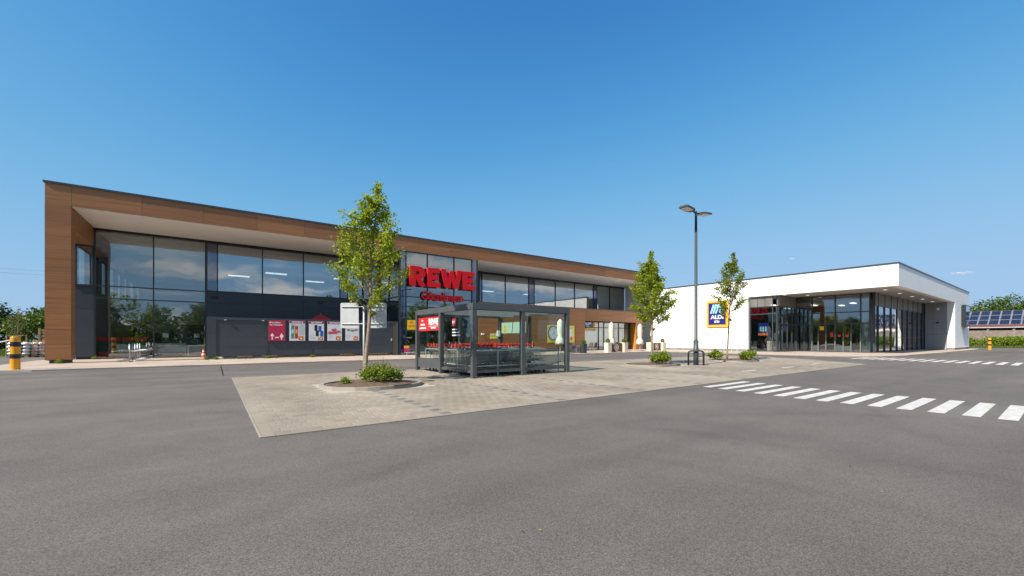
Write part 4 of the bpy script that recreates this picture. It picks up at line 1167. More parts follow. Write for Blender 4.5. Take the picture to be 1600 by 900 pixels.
# entrance front with doors
en = part('entrance_front', aldi, (45.5, 13.2, 0.05))
EY = [10.45, 11.07, 11.73, 12.28, 12.88, 13.56, 14.15, 14.65, 15.3, 15.92]
glazing_x(45.5, [10.45, 11.07, 12.88, 14.65, 15.92], 0.05, ZAS + 0.035, [2.62, 3.62], 'glass', en, 0.085, 0.16, 'frame_grey')
for y in (11.73, 12.28, 13.56, 14.15, 15.3):
    bx('door_stile', 45.44, 45.56, y - 0.045, y + 0.045, 0.12, 2.58, 'frame_grey', en)
for y in (11.07, 11.73, 12.28, 12.88, 13.56, 14.15, 14.65):
    bx('door_guard', 45.40, 45.42, y - 0.04, y + 0.04, 0.1, 1.72, 'guard_grey', en)
for a, b in ((11.78, 12.23), (12.33, 12.83), (14.2, 14.6)):
    bx('door_kick_panel', 45.46, 45.48, a, b, 0.12, 0.62, 'shelter_grey', en)
for y, m_ in ((13.1, 'sign_red'), (12.55, 'cart_red'), (12.0, 'cart_red')):
    bx('door_sticker', 45.38, 45.39, y - 0.1, y + 0.1, 1.42, 1.62 if m_ != 'sign_red' else 1.8, m_, en)
bx('door_notice', 45.38, 45.39, 13.7, 14.02, 2.05, 2.4, 'lotto_yellow', en)
# long side glass below the canopy
sg = part('side_glass', aldi, (55, 10.2, 0.05))
SX = [45.62, 46.6, 48.7, 50.85, 53.0, 55.1, 57.2, 59.4, 61.6, 63.6]
glazing_y(10.2, SX, 0.05, 4.15, [], 'glass', sg, 0.075, 0.16, 'frame_grey')
bx('end_panel', 63.66, 64.8, 10.15, 10.25, 0.05, ZAS + 0.03, 'frame', sg)
for a, b in zip(SX, SX[1:]):
    louvre('louvre_screen', 'y', 10.2, a + 0.02, b - 0.02, 4.17, ZAS + 0.03, sg)
    bx('louvre_post', a - 0.015, a + 0.015, 10.12, 10.28, 4.151, ZAS + 0.03, 'frame', sg)
    bx('trellis_bar', (a + b) / 2 - 0.015, (a + b) / 2 + 0.015, 10.0, 10.04, 0.1, 4.1, 'frame', sg)
for z in (0.5, 1.4, 2.4, 3.4): bx('trellis_rail', 45.6, 63.6, 9.985, 10.0, z, z + 0.02, 'frame', sg)
bx('corner_post', 45.42, 45.58, 10.12, 10.28, 4.151, ZAS + 0.03, 'black', sg)
# shop floor, dark interior with pallets of goods
AB('interior_floor', XA + 0.4, 74, 10.4, 28.4, 0.02, 0.05, 'interior_floor')
for (lx, ly) in ((47.2, 12.0), (47.2, 15.0), (49.6, 13.5), (43.6, 17.2)): AB('ceiling_light', lx, lx + 0.9, ly, ly + 0.3, 4.5, 4.55, 'lamp_tube')
AB('inner_ceiling', 45.7, 74, 10.4, 28.4, 4.6, 4.7, 'interior_wall')
AB('inner_wall', 51.5, 51.6, 12.5, 28.4, 0.06, 4.59, 'interior_dark')
AB('inner_wall', 51.61, 64.8, 12.5, 12.6, 0.06, 4.59, 'interior_wall')
for i, y in enumerate((16.40, 16.78)):
    pg_ = thing('goods_pallet', ('pale stacked goods inside the shop window, at its door end', 'pale stacked goods inside the shop window, beside the post')[i], 'goods', (42.2, y + 0.15, 0.05), 'stacks of goods behind the shop window')
    for k in range(5): bx('carton', 41.9, 42.5, y + 0.0, y + 0.3, 0.06 + k * 0.2, 0.25 + k * 0.2, 'planter_cream', pg_)
wp = thing('window_poster', 'blue hanging poster with orange foot inside the shop window', 'poster', (41.9, 17.4, 1.6))
bx('sheet', 41.88, 41.9, 16.95, 17.85, 1.55, 2.75, 'aldi_blue', wp)
bx('print_band', 41.865, 41.878, 16.97, 17.83, 1.57, 1.78, 'aldi_orange', wp)
for k in range(3): bx('print_stroke', 41.865, 41.878, 17.1 + k * 0.22, 17.25 + k * 0.22, 1.95, 2.4, 'aldi_cyan', wp)

# blue square sign on the white wall
sg2 = thing('square_shop_sign', 'square blue sign with yellow and red border on the white wall', 'sign', (XA - 0.08, 21.25, 2.45))
yc = 21.25
bx('sign_box', XA - 0.16, XA - 0.002, 20.17, 22.33, 2.45, 5.08, 'aldi_yellow', sg2, 0.01)
bx('inner_border', XA - 0.165, XA - 0.161, 20.33, 22.17, 2.62, 4.91, 'aldi_orange', sg2)
bx('blue_field', XA - 0.172, XA - 0.166, 20.40, 22.10, 2.69, 4.84, 'aldi_blue', sg2)
fx = XA - 0.176
for k in range(3):     # left strokes of the emblem, leaning
    glyph('emblem_stroke', [[(0, 0), (.36, 0), (1, .93), (.95, 1), (.62, 1)]], 0.46, 0.92, 0.004, 'aldi_cyan', sg2, (fx, yc + 0.47 - k * 0.25, 3.80), '-X')
for k, (a, b, w) in enumerate(((4.36, 0.2, 0.28), (4.12, 0.2, 0.42), (3.86, 0.22, 0.55))):
    glyph('emblem_stroke', [[(0, 0.1), (1, 0), (.75, .75), (0, 1)]], w, b, 0.004, 'aldi_cyan', sg2, (fx, yc - 0.22 - w / 2, a), '-X')
text('lettering', 'ALDI', 1.32, 0.40, 'white_print', sg2, (fx, yc, 3.24), '-X', bold=0.045)
text('lettering', 'SÜD', 0.52, 0.27, 'white_print', sg2, (fx, yc, 2.86), '-X', bold=0.04)
# glazed display case on the side wall
dc = thing('display_case', 'tall grey glazed display case on the white side wall', 'display case', (71, YC - 0.15, 2.6))
bx('case', 68.9, 71.9, YC - 0.34, YC - 0.002, 2.65, 5.12, 'frame', dc)
bx('case_back', 69.1, 71.7, YC - 0.343, YC - 0.341, 2.8, 5.0, 'navy', dc)
bx('case_glass', 69.1, 71.7, YC - 0.355, YC - 0.345, 2.8, 5.0, 'glass_dark', dc)
bx('case_light', 70.2, 71.4, YC - 0.45, YC - 0.36, 2.5, 2.64, 'planter_cream', dc)

# ------------------------------------------------------------------ trolley shelter
SX0, SX1, SY0, SY1, SH = 6.55, 10.72, 11.1, 15.62, 2.38
sh = thing('trolley_shelter', 'grey steel and glass trolley shelter on the parking pavement', 'shelter', (8.6, 13.3, 0.0))
PW = 0.15
mx_, my_ = 8.56, 13.45
posts = [(SX0, SY0), (mx_, SY0), (SX1, SY0), (SX0, my_), (SX0, SY1), (SX1, my_), (SX1, SY1), (mx_, SY1)]
for x, y in posts:
    xa = x if x == SX0 else (x - PW if x == SX1 else x - PW / 2); ya = y if y == SY0 else (y - PW if y == SY1 else y - PW / 2)
    bx('post', xa, xa + PW, ya, ya + PW, 0.014, SH - 0.205, 'shelter_grey', sh, 0.008)
ZB0 = SH - 0.2
bx('roof_beam', SX0, SX1, SY0, SY0 + PW, ZB0, SH, 'shelter_grey', sh, 0.006)
bx('roof_beam', SX0, SX1, SY1 - PW, SY1, ZB0, SH, 'shelter_grey', sh, 0.006)
bx('roof_beam', SX0, SX0 + PW, SY0 + PW + 0.002, SY1 - PW - 0.002, ZB0, SH, 'shelter_grey', sh, 0.006)
bx('roof_beam', SX1 - PW, SX1, SY0 + PW + 0.002, SY1 - PW - 0.002, ZB0, SH, 'shelter_grey', sh, 0.006)
for i in range(1, 4):
    y = SY0 + (SY1 - SY0) * i / 4; bx('roof_rib', SX0 + PW + 0.002, SX1 - PW - 0.002, y - 0.03, y + 0.03, ZB0 + 0.02, ZB0 + 0.10, 'galv_dull', sh)
glass_mat('roof_sheet', 0.06, (0.82, 0.88, 0.86))
for i in range(4):
    a = SY0 + (SY1 - SY0) * i / 4 + 0.07; b = SY0 + (SY1 - SY0) * (i + 1) / 4 - 0.07
    bx('roof_pane', SX0 + PW, SX1 - PW, max(a, SY0 + PW), min(b, SY1 - PW), ZB0 + 0.11, ZB0 + 0.12, 'roof_sheet', sh)
for a, b in ((SX0 + PW, mx_ - PW / 2), (mx_ + PW / 2, SX1 - PW)):
    bx('glass_pane', a + 0.01, b - 0.01, SY0 + 0.07, SY0 + 0.08, 0.26, ZB0 - 0.02, 'glass_clear', sh)
    bx('pane_rail', a, b, SY0 + 0.05, SY0 + 0.10, 0.16, 0.255, 'shelter_grey', sh)
    bx('pane_rail', a, b, SY0 + 0.05, SY0 + 0.10, ZB0 - 0.015, ZB0 - 0.001, 'shelter_grey', sh)
for x0_, nm in ((SX0 + 0.07, 'l'), (SX1 - 0.08, 'r')):
    for a, b in ((SY0 + PW, my_ - PW / 2), (my_ + PW / 2, SY1 - PW)):
        bx('glass_pane', x0_, x0_ + 0.01, a + 0.01, b - 0.01, 0.26, ZB0 - 0.02, 'glass_clear', sh)
        bx('pane_rail', x0_ - 0.02, x0_ + 0.03, a, b, 0.16, 0.255, 'shelter_grey', sh)
bx('kick_panel', SX0 + 0.05, SX0 + 0.065, my_ + PW / 2, SY1 - PW, 0.26, 0.52, 'shelter_grey', sh)
# guard rails inside
def guard(pts, name='guard_rail'): MB().tube(pts, 0.022, 8).build(name, 'galv_dull', sh)
for z in (0.36, 0.86):
    guard([(SX0 + 0.28, SY0 + 0.3, z), (SX1 - 0.3, SY0 + 0.3, z)])
    guard([(SX0 + 0.28, SY0 + 0.3, z), (SX0 + 0.28, SY1 - 0.4, z)])
for p in ((SX0 + 0.28, SY0 + 0.3), (7.7, SY0 + 0.3), (8.9, SY0 + 0.3), (SX1 - 0.3, SY0 + 0.3), (SX0 + 0.28, 12.6), (SX0 + 0.28, 14.0), (SX0 + 0.28, SY1 - 0.4)):
    guard([(p[0], p[1], 0.014), (p[0], p[1], 0.86)], 'guard_post')
MB().tube([(8.75, SY0 + 0.16, 0.08), (10.4, SY0 + 0.16, 0.42)], 0.016, 8).build('loose_bar', 'guard_grey', sh)
# signs on the shelter
ss = thing('shelter_sign', 'red sign with white lettering on the sunny end of the trolley shelter', 'sign', (SX0 + 0.02, 14.35, 1.55))
bx('board', SX0 + 0.02, SX0 + 0.045, 13.55, 15.32, 1.56, 2.06, 'sign_red', ss)
sx_ = SX0 + 0.016
text('lettering', 'REWE', 0.80, 0.24, 'white_print', ss, (sx_, 13.98, 1.77), '-X', bold=0.05)
bx('rule_line', sx_ - 0.002, sx_ + 0.002, 13.58, 14.4, 1.715, 1.73, 'white_print', ss)
text('lettering', 'Ihr', 0.16, 0.085, 'white_print', ss, (sx_, 14.95, 1.91), '-X', bold=0.04)
for yc_, z_, ws in ((14.92, 1.77, (0.14, 0.10, 0.14)), (14.92, 1.635, (0.12, 0.2, 0.09, 0.13)), (13.98, 1.63, (0.12, 0.09, 0.16))):
    yy_ = yc_ + (sum(ws) + 0.02 * (len(ws) - 1)) / 2      # lines too small to read in the photograph
    for k, w_ in enumerate(ws):
        bx('print_line', sx_ - 0.002, sx_ + 0.002, yy_ - w_, yy_, z_, z_ + 0.055 + 0.012 * (k % 2), 'white_print', ss); yy_ -= w_ + 0.02
rs = thing('round_corner_notice', 'small red notice with white text below it, on the second end pane', 'notice', (SX0 + 0.06, 12.25, 1.2))
bx('plate', SX0 + 0.055, SX0 + 0.065, 12.3, 12.58, 1.68, 1.94, 'poster_red', rs, 0.004)
text('lettering', 'REWE', 0.2, 0.10, 'white_print', rs, (SX0 + 0.05, 12.44, 1.76), '-X', bold=0.04)
for k, w in enumerate((0.36, 0.5, 0.55)): bx('print_line', SX0 + 0.058, SX0 + 0.066, 12.58 - w, 12.58, 1.55 - k * 0.1, 1.59 - k * 0.1, 'white_print', rs)
mn = thing('mint_notice_board', 'pale mint notice board on the far end panes of the shelter', 'notice board', (SX1 - 0.1, 14.5, 1.5))
bx('board', SX1 - 0.115, SX1 - 0.095, 13.62, 15.4, 1.50, 1.98, 'mint', mn)
bx('yellow_leaflet', SX1 - 0.122, SX1 - 0.116, 15.05, 15.25, 1.55, 1.85, 'lotto_yellow', mn)
dsp = thing('disinfectant_dispenser', 'small white dispenser on the rear shelter post', 'dispenser', (SX1 - 0.2, 15.4, 1.3))
bx('body', SX1 - 0.30, SX1 - 0.155, 15.42, 15.56, 1.35, 1.62, 'white_print', dsp, 0.02)
bx('spout', SX1 - 0.28, SX1 - 0.18, 15.36, 15.419, 1.36, 1.42, 'galv_dull', dsp)

# ---- shopping trolleys, nested in rows along Y
def make_cart():
    t = thing('shopping_trolley', '', 'trolley')
    m = MB()
    def P(u, v, w):      # u across -1..1, v 0 rear..1 nose, w 0 floor..1 rim  -> basket is a tapered box
        hw = (0.27 - 0.05 * v) * (0.86 + 0.14 * w)
        y = 0.36 - v * 0.86 + (1 - w) * (0.06 - 0.16 * v) * -1
        z0_ = 0.40 + 0.12 * v; z1_ = 0.93 - 0.06 * v
        return (u * hw, y, z0_ + (z1_ - z0_) * w)
    def wire(a, b, r=0.0032): m.tube([P(*a), P(*b)], r, 3, False)
    for u in (-1, 1):
        for i in range(9): wire((u, i / 8, 0), (u, i / 8, 1), 0.0055)
        for w in (0, 0.33, 0.66): wire((u, 0, w), (u, 1, w), 0.0055)
        wire((u, 0, 1), (u, 1, 1), 0.010)
    for i in range(7): wire((-1 + i / 3, 1, 0), (-1 + i / 3, 1, 1), 0.0055)
    for w in (0.33, 0.66): wire((-1, 1, w), (1, 1, w), 0.0055)
    wire((-1, 1, 1), (1, 1, 1), 0.010); wire((-1, 1, 0), (1, 1, 0), 0.008)
    for i in range(7): wire((-1 + i / 3, 0, 0), (-1 + i / 3, 1, 0), 0.0055)
    for i in range(4): wire((-1, i / 3, 0), (1, i / 3, 0), 0.0055)
    m.build('basket', 'cart_wire', t)
    f = MB()
    for s in (-1, 1):
        f.tube([(s * 0.27, 0.42, 1.00), (s * 0.265, 0.36, 0.86), (s * 0.26, 0.30, 0.42), (s * 0.27, 0.33, 0.20), (s * 0.20, -0.42, 0.17)], 0.015, 5)
    f.tube([(-0.20, -0.42, 0.17), (0.20, -0.42, 0.17)], 0.010, 5); f.tube([(-0.27, 0.33, 0.20), (0.27, 0.33, 0.20)], 0.010, 5)
    f.build('chassis', 'cart_wire', t)
    h = MB(); h.tube([(-0.275, 0.43, 1.01), (0.275, 0.43, 1.01)], 0.026, 7); h.build('handle', 'cart_red', t)
    b = MB()
    for s in (-1, 1): b.box(s * 0.285 - 0.025, s * 0.285 + 0.025, 0.34, 0.47, 0.93, 1.06)
    b.build('handle_bracket', 'cart_red', t)
    MB().box(-0.23, 0.23, 0.335, 0.345, 0.60, 0.92).build('child_seat_flap', 'cart_flap', t)
    MB().prism([(-0.2, 0.28), (-0.16, -0.42), (0.16, -0.42), (0.2, 0.28)][::-1], 0.185, 0.205).build('shade_plate_low', 'cart_flap', t)  # dark plate added below the basket, stands in for shade among nested trolleys
    MB().prism([(-0.22, 0.3), (-0.18, -0.5), (0.18, -0.5), (0.22, 0.3)][::-1], 0.44, 0.455).build('shade_plate_basket', 'cart_flap', t)  # second dark plate added inside the basket to deepen that shade
    for s in (-1, 1):
        for y in (0.30, -0.38):
            w = MB(); hw_ = 0.27 if y > 0 else 0.20
            w.v = []; k = 10
            for sx in (-0.012, 0.012):
                w.v += [(s * hw_ + sx, y + 0.06 * math.cos(2 * math.pi * j / k), 0.06 + 0.06 * math.sin(2 * math.pi * j / k)) for j in range(k)]
            w.f = [tuple(range(k))[::-1], tuple(range(k, 2 * k))] + [(j, (j + 1) % k, k + (j + 1) % k, k + j) for j in range(k)]
            w.build('wheel', 'rubber', t)
    return t
ROWS = [(7.22, 11.95, 11), (7.86, 12.05, 10), (8.50, 11.9, 11), (9.14, 12.0, 9), (9.78, 12.1, 10)]
ROWNAME = ['row nearest the red sign', 'second row from the red sign', 'middle row of shelter', 'fourth row from the red sign', 'row nearest the mint board']
ORD = ['first', 'second', 'third', 'fourth', 'fifth', 'sixth', 'seventh', 'eighth', 'ninth', 'tenth', 'eleventh']
cart0 = make_cart(); first = True
for (x, y0_, n_), rn in zip(ROWS, ROWNAME):
    for k in range(n_):
        c = cart0 if first else copy_tree(cart0)
        first = False
        c['label'] = 'wire trolley, %s from front glass, %s' % (ORD[k], rn)
        c['group'] = 'trolleys nested in the shelter'
        place(c, (x + random.uniform(-0.02, 0.02), y0_ + k * 0.285 + random.uniform(-0.015, 0.015), 0.014), random.uniform(-0.02, 0.02))

# ------------------------------------------------------------------ street furniture
lp = thing('lamp_post', 'tall grey lamp post with two flat heads between the island trees', 'street lamp', (18.45, 10.6, 0))
LX, LY = 18.45, 10.6
MB().tube([(LX, LY, 0.012), (LX, LY, 1.15)], [0.115, 0.115], 14).build('pole_base', 'steel_grey', lp, smooth=True)
MB().tube([(LX, LY, 1.15), (LX, LY, 1.2), (LX, LY, 6.4)], [0.115, 0.075, 0.062], 14).build('pole', 'steel_grey', lp, smooth=True)
MB().tube([(LX, LY, 6.4), (LX, LY, 7.28)], [0.058, 0.055], 12).build('pole_top', 'frame', lp, smooth=True)
for s in (-1, 1):
    MB().tube([(LX, LY, 7.18), (LX + s * 0.32, LY, 7.24)], 0.035, 8).build('arm', 'frame', lp)
    m = MB(); k = 7.22
    a = [(0.28, -0.12), (0.45, -0.22), (1.05, -0.22), (1.12, -0.15), (1.12, 0.15), (1.05, 0.22), (0.45, 0.22), (0.28, 0.12)]
    pts = [(LX + s * px, LY + py) for px, py in a]
    if s < 0: pts = pts[::-1]
    hd = MB().prism(pts, 7.24, 7.31).build('lamp_head', 'steel_grey', lp)
    MB().prism([(LX + s * px, LY + py) for px, py in ((0.5, -0.17), (1.02, -0.17), (1.02, 0.17), (0.5, 0.17))][::s], 7.228, 7.239).build('lens', 'white_print', hd)
    hd.rotation_euler = (0, R(-5 * s), 0)
hp = thing('hoop_guard', 'dark steel hoop guard around the lamp post foot', 'guard', (LX, LY, 0))
for dx, dy in ((-0.28, 0.0), (0.28, 0.0)):
    pass
def hoop(p, q, zt, r=0.03):
    p, q = Vector(p), Vector(q); d = (q - p); u = d.normalized() * 0.1
    pts = [p + Vector((0, 0, 0.012)), p + Vector((0, 0, zt - 0.1)), p + u * 0.3 + Vector((0, 0, zt - 0.03)), p + u + Vector((0, 0, zt)), q - u + Vector((0, 0, zt)), q - u * 0.3 + Vector((0, 0, zt - 0.03)), q + Vector((0, 0, zt - 0.1)), q + Vector((0, 0, 0.012))]
    return pts
MB().tube(hoop((LX - 0.02, LY + 0.36, 0), (LX + 0.3, LY - 0.22, 0), 0.68), 0.032, 10).build('hoop', 'frame', hp, smooth=True)
MB().tube(hoop((LX - 0.32, LY + 0.2, 0), (LX, LY - 0.36, 0), 0.68), 0.032, 10).build('hoop', 'frame', hp, smooth=True)
MB().tube([(LX - 0.02, LY + 0.36, 0.42), (LX + 0.3, LY - 0.22, 0.42)], 0.02, 8).build('crossbar', 'frame', hp)

def bollard(x, y, label, wear=False):
    t = thing('bollard', label, 'bollard', (x, y, 0), 'yellow and black bollards')
    r = 0.135
    MB().lathe([(r + 0.004, 0.0), (r, 0.02), (r, 0.485)], x, y, 24, True).build('post', 'bollard_yellow', t, smooth=False)
    for i, (a, b, m) in enumerate(((0.486, 0.66, 'bollard_black'), (0.661, 0.95, 'bollard_yellow'), (0.951, 1.13, 'bollard_black'))):
        MB().lathe([(r + (0.002 if m != 'bollard_yellow' else 0), a), (r + (0.002 if m != 'bollard_yellow' else 0), b)], x, y, 24).build('band', m, t)
    MB().lathe([(r, 1.131), (r, 1.31), (r - 0.012, 1.335), (r - 0.05, 1.342), (0.01, 1.345)], x, y, 24).build('cap', 'bollard_yellow', t)
    if wear:
        for k, (az, z, w, h) in enumerate(((-105, 1.2, 0.045, 0.05), (-95, 1.17, 0.05, 0.03), (-80, 1.21, 0.03, 0.045), (-118, 1.17, 0.04, 0.02))):
            m = MB(); q = [(az - w * 180 / r / math.pi / 2 * 1.0, z), (az + w * 180 / r / math.pi / 2, z + h * 0.2), (az + w * 150 / r / math.pi / 2, z + h), (az - w * 120 / r / math.pi / 2, z + h * 0.8)]
            m.quad(*[(x + (r + 0.0025) * math.cos(R(a)), y + (r + 0.0025) * math.sin(R(a)), zz) for a, zz in q])
            m.quad(*[(x + (r + 0.0005) * math.cos(R(a)), y + (r + 0.0005) * math.sin(R(a)), zz) for a, zz in q][::-1])
            m.build('scuff', 'bollard_wear', t)
    return t
bollard(-6.24, 24.3, 'scuffed yellow and black bollard beside the wooden column', True)
bollard(71.8, 5.9, 'clean yellow and black bollard by the hedge and white shop corner')

# parking signs seen from behind
sp = thing('sign_post', 'galvanised post with two blank sign backs behind the nearest tree', 'sign', (3.35, 11.85, 0))
fwv = Vector((math.cos(R(54)), math.sin(R(54)), 0)); rtv = Vector((math.sin(R(54)), -math.cos(R(54)), 0))
PB = Vector((3.46, 11.92, 0.1))
MB().tube([PB, PB + Vector((0, 0, 2.12))], 0.03, 12).build('post', 'galv_dull', sp, smooth=True)
for z in (1.58, 2.07):
    MB().tube([PB - rtv * 0.66 + fwv * 0.05 + Vector((0, 0, z)), PB + rtv * 0.64 + fwv * 0.05 + Vector((0, 0, z))], 0.012, 6).build('bracket', 'galv_dull', sp)
for a, b in ((-0.70, -0.18), (0.06, 0.62)):
    m = MB()
    c0 = PB + fwv * 0.075
    pts = []
    for (u, z) in arc(b - 0.04, 1.50, 0.04, -90, 0, 4) + arc(b - 0.04, 2.14, 0.04, 0, 90, 4) + arc(a + 0.04, 2.14, 0.04, 90, 180, 4) + arc(a + 0.04, 1.50, 0.04, 180, 270, 4): pts.append((u, z))
    n_ = len(pts)
    for dd in (0.0, 0.008): m.v += [tuple(c0 + rtv * u + fwv * dd + Vector((0, 0, z))) for u, z in pts]
    m.f = [tuple(range(n_)), tuple(range(2 * n_ - 1, n_ - 1, -1))] + [(i, n_ + i, n_ + (i + 1) % n_, (i + 1) % n_) for i in range(n_)]
    pl = m.build('sign_back', 'galv_dull', sp)
    for z in (1.56, 2.05):
        MB().tube([c0 + rtv * (a + 0.04) - fwv * 0.012 + Vector((0, 0, z + 0.015)), c0 + rtv * (b - 0.04) - fwv * 0.012 + Vector((0, 0, z + 0.015))], 0.011, 4).build('stiffener', 'steel_grey', pl)

# bike stand with loops in front of the pavilion
bk = thing('bike_rack', 'shiny steel bike stand with wheel loops before the corner glass', 'bike rack', (-3.5, 30.3, 0.055))
for i, y in enumerate((28.75, 29.7, 30.6, 31.5, 32.4)):
    MB().tube([(-3.5, y, 0.055), (-3.5, y, 0.98 + 0.02 * (i % 2))], 0.032, 12).build('post', 'galv', bk, smooth=True)
    for s in (-1, 1):
        if i == 4 and s < 0: continue
        for z, ln in ((0.62, 0.62), (0.13, 0.5)):
            pts = [(-3.5, y - 0.05, z), (-3.5 + s * ln, y - 0.05, z)] + [(-3.5 + s * (ln + 0.05 * math.sin(t)), y - 0.05 * math.cos(t), z) for t in (0.5, 1.0, 1.57, 2.1, 2.6)] + [(-3.5 + s * ln, y + 0.05, z), (-3.5, y + 0.05, z)]
            MB().tube(pts, 0.011, 6).build('wheel_loop', 'galv', bk, smooth=True)
bx('base_rail', -3.53, -3.47, 28.8, 32.4, 0.056, 0.08, 'galv', bk)
bk2 = thing('bike_railing', 'long thin steel bike railing against the white shop wall', 'bike rack', (39.6, 21.6, 0.055))
YR = [18.6, 19.2, 22.0, 24.9]
for z, r in ((0.98, 0.03), (0.50, 0.022)):
    MB().tube([(39.6, 19.2, z), (39.6, 25.2, z)], r, 8).build('rail', 'galv_dull', bk2)
for y, h_ in ((19.2, 1.0), (22.05, 1.05), (22.2, 1.05), (25.2, 1.0), (18.7, 0.5)):
    MB().tube([(39.6, y, 0.055), (39.6, y, h_)], 0.03, 8).build('post', 'galv_dull', bk2)
for i in range(8):
    y = 19.6 + i * 0.72
    MB().tube([(39.6, y, 0.5), (39.15, y, 0.52), (39.05, y, 0.35), (39.1, y + 0.04, 0.12), (39.5, y + 0.06, 0.14)], 0.014, 6).build('wheel_loop', 'galv_dull', bk2)

# traffic cone
tc = thing('traffic_cone', 'orange and white traffic cone at the end of the glass front', 'cone', (-0.5, 33.4, 0.055))
cx_, cy2 = -0.52, 33.3
bx('base', cx_ - 0.16, cx_ + 0.16, cy2 - 0.16, cy2 + 0.16, 0.056, 0.09, 'cone_orange', tc)
for a, b, m in ((0.0905, 0.2, 'cone_orange'), (0.2005, 0.31, 'white_print'), (0.3105, 0.42, 'cone_orange'), (0.4205, 0.5, 'white_print'), (0.5005, 0.6, 'cone_orange')):
    f = lambda z: 0.125 - 0.165 * (z - 0.09)
    MB().lathe([(f(a), a), (f(b), b)], cx_, cy2, 18).build('cone_band', m, tc)

# ------------------------------------------------------------------ café terrace
def parasol(x, y, h, label, m, base=True):
    t = thing('folded_parasol', label, 'parasol', (x, y, 0.055), 'folded parasols in front of the wood clad wing')
    mb = MB(); n = 16
    prof = [(0.02, h), (0.09, h - 0.06), (0.2, h - 0.22), (0.22, h - 0.6), (0.21, h - 1.05), (0.16, h - 1.36), (0.27, h - 1.6), (0.36, h - 1.95), (0.3, h - 2.0)]
    rings = []
    for k, (r, z) in enumerate(prof):
        rings.append(len(mb.v))
        for j in range(n):
            rr = r * (1.0 + (0.22 if j % 2 else -0.18) * min(1, k / 3)); a = 2 * math.pi * j / n + 0.04 * k
            mb.v.append((x + rr * math.cos(a), y + rr * math.sin(a), z + (0.06 * math.sin(j * 2.1) if k >= 7 else 0)))
    for k0, k1 in zip(rings, rings[1:]):
        for j in range(n): mb.f.append((k0 + j, k1 + j, k1 + (j + 1) % n, k0 + (j + 1) % n))
    mb.build('canopy', m, t, smooth=True)
    MB().tube([(x, y, 0.1), (x, y, h + 0.06)], 0.025, 8).build('pole', 'galv_dull', t)
    MB().tube([(x, y, h - 1.38), (x, y, h - 1.33)], 0.19, 12).build('strap', m, t)
    MB().prism([(x - 0.3, y - 0.3), (x + 0.3, y - 0.3), (x + 0.3, y + 0.3), (x - 0.3, y + 0.3)], 0.056, 0.12).build('foot', 'plinth', t)
    return t
parasol(22.45, 24.35, 2.84, 'folded white parasol seen through the trolley shelter', 'white_cloth')
parasol(28.9, 24.6, 2.75, 'folded cream parasol between the café plant tubs', 'cream_cloth')
parasol(33.8, 25.2, 2.72, 'folded cream parasol before the café corner pier', 'cream_cloth')

def planter(x, y, m, label, w=0.42, h=0.92, ball=0.2):
    t = thing('plant_tub', label, 'planter', (x, y, 0.055), 'plant tubs of the café terrace')
    b = MB(); k = w / 2
    b.v = [(x + sx * k * f, y + sy * k * f, z) for z, f in ((0.056, 0.9), (h, 1.0)) for sx, sy in ((-1, -1), (1, -1), (1, 1), (-1, 1))]
    b.v += [(x + sx * k * 0.86, y + sy * k * 0.86, h) for sx, sy in ((-1, -1), (1, -1), (1, 1), (-1, 1))] + [(x + sx * k * 0.86, y + sy * k * 0.86, h - 0.06) for sx, sy in ((-1, -1), (1, -1), (1, 1), (-1, 1))]
    b.f = [(3, 2, 1, 0)] + [(i, (i + 1) % 4, 4 + (i + 1) % 4, 4 + i) for i in range(4)] + [(4 + i, 4 + (i + 1) % 4, 8 + (i + 1) % 4, 8 + i) for i in range(4)] + [(8 + i, 8 + (i + 1) % 4, 12 + (i + 1) % 4, 12 + i) for i in range(4)] + [(12, 13, 14, 15)]
    b.build('tub', m, t)
    rng = np.random.default_rng(int(x * 7)); v = rng.normal(size=(900, 3)); v /= np.linalg.norm(v, axis=1)[:, None]
    v *= ball * rng.uniform(0.8, 1.02, 900)[:, None]
    o = link('box_ball', leaves_mesh('box_ball', v, 0.05, int(x)), 'leaf_box', t, (x, y, h + ball * 0.75))
    return t
planter(25.1, 24.35, 'anthracite', 'dark square tub with clipped ball nearest the trolley shelter', 0.42, 0.84)
planter(28.15, 24.35, 'planter_cream', 'cream square tub with clipped ball at the café banner start', 0.5)
planter(30.3, 24.3, 'planter_cream', 'cream square tub with clipped ball at the café banner end', 0.5)
planter(34.3, 24.4, 'planter_cream', 'cream square tub with clipped ball behind the middle tree trunk', 0.5)
planter(36.2, 24.3, 'planter_cream', 'cream square tub with clipped ball nearest the white shop wall', 0.5)
def banner(x0, x1, y, z0, z1, label, m, emblem=True):
    t = thing('terrace_banner', label, 'banner', ((x0 + x1) / 2, y, 0.055), 'fabric banners between the plant tubs')
    bx('cloth', x0, x1, y - 0.01, y + 0.01, z0, z1, m, t)
    for x in (x0 + 0.02, x1 - 0.05): bx('banner_post', x, x + 0.03, y + 0.011, y + 0.04, 0.056, z1 + 0.02, 'frame', t)
    if emblem:
        cx = (x0 + x1) / 2
        glyph('emblem', [arc(0, 0, .5, 0, 350, 20), arc(0, 0, .36, 0, 350, 20)], 0.6, 0.6, 0.004, 'planter_cream', t, (cx, y - 0.014, (z0 + z1) / 2 - 0.3))
        glyph('emblem', [arc(0, 0, .5, 0, 350, 12)], 0.3, 0.3, 0.004, 'planter_cream', t, (cx, y - 0.014, (z0 + z1) / 2 - 0.15))
banner(28.45, 30.0, 24.3, 0.12, 0.86, 'brown café banner with round cream emblem between cream tubs', 'brown_cloth')
banner(34.6, 35.95, 24.35, 0.12, 0.86, 'brown café banner with round emblem nearest the white wall', 'brown_cloth')
mat('photo_print', (0.30, 0.24, 0.22), 0.6, noise=0.9, nscale=3.5)
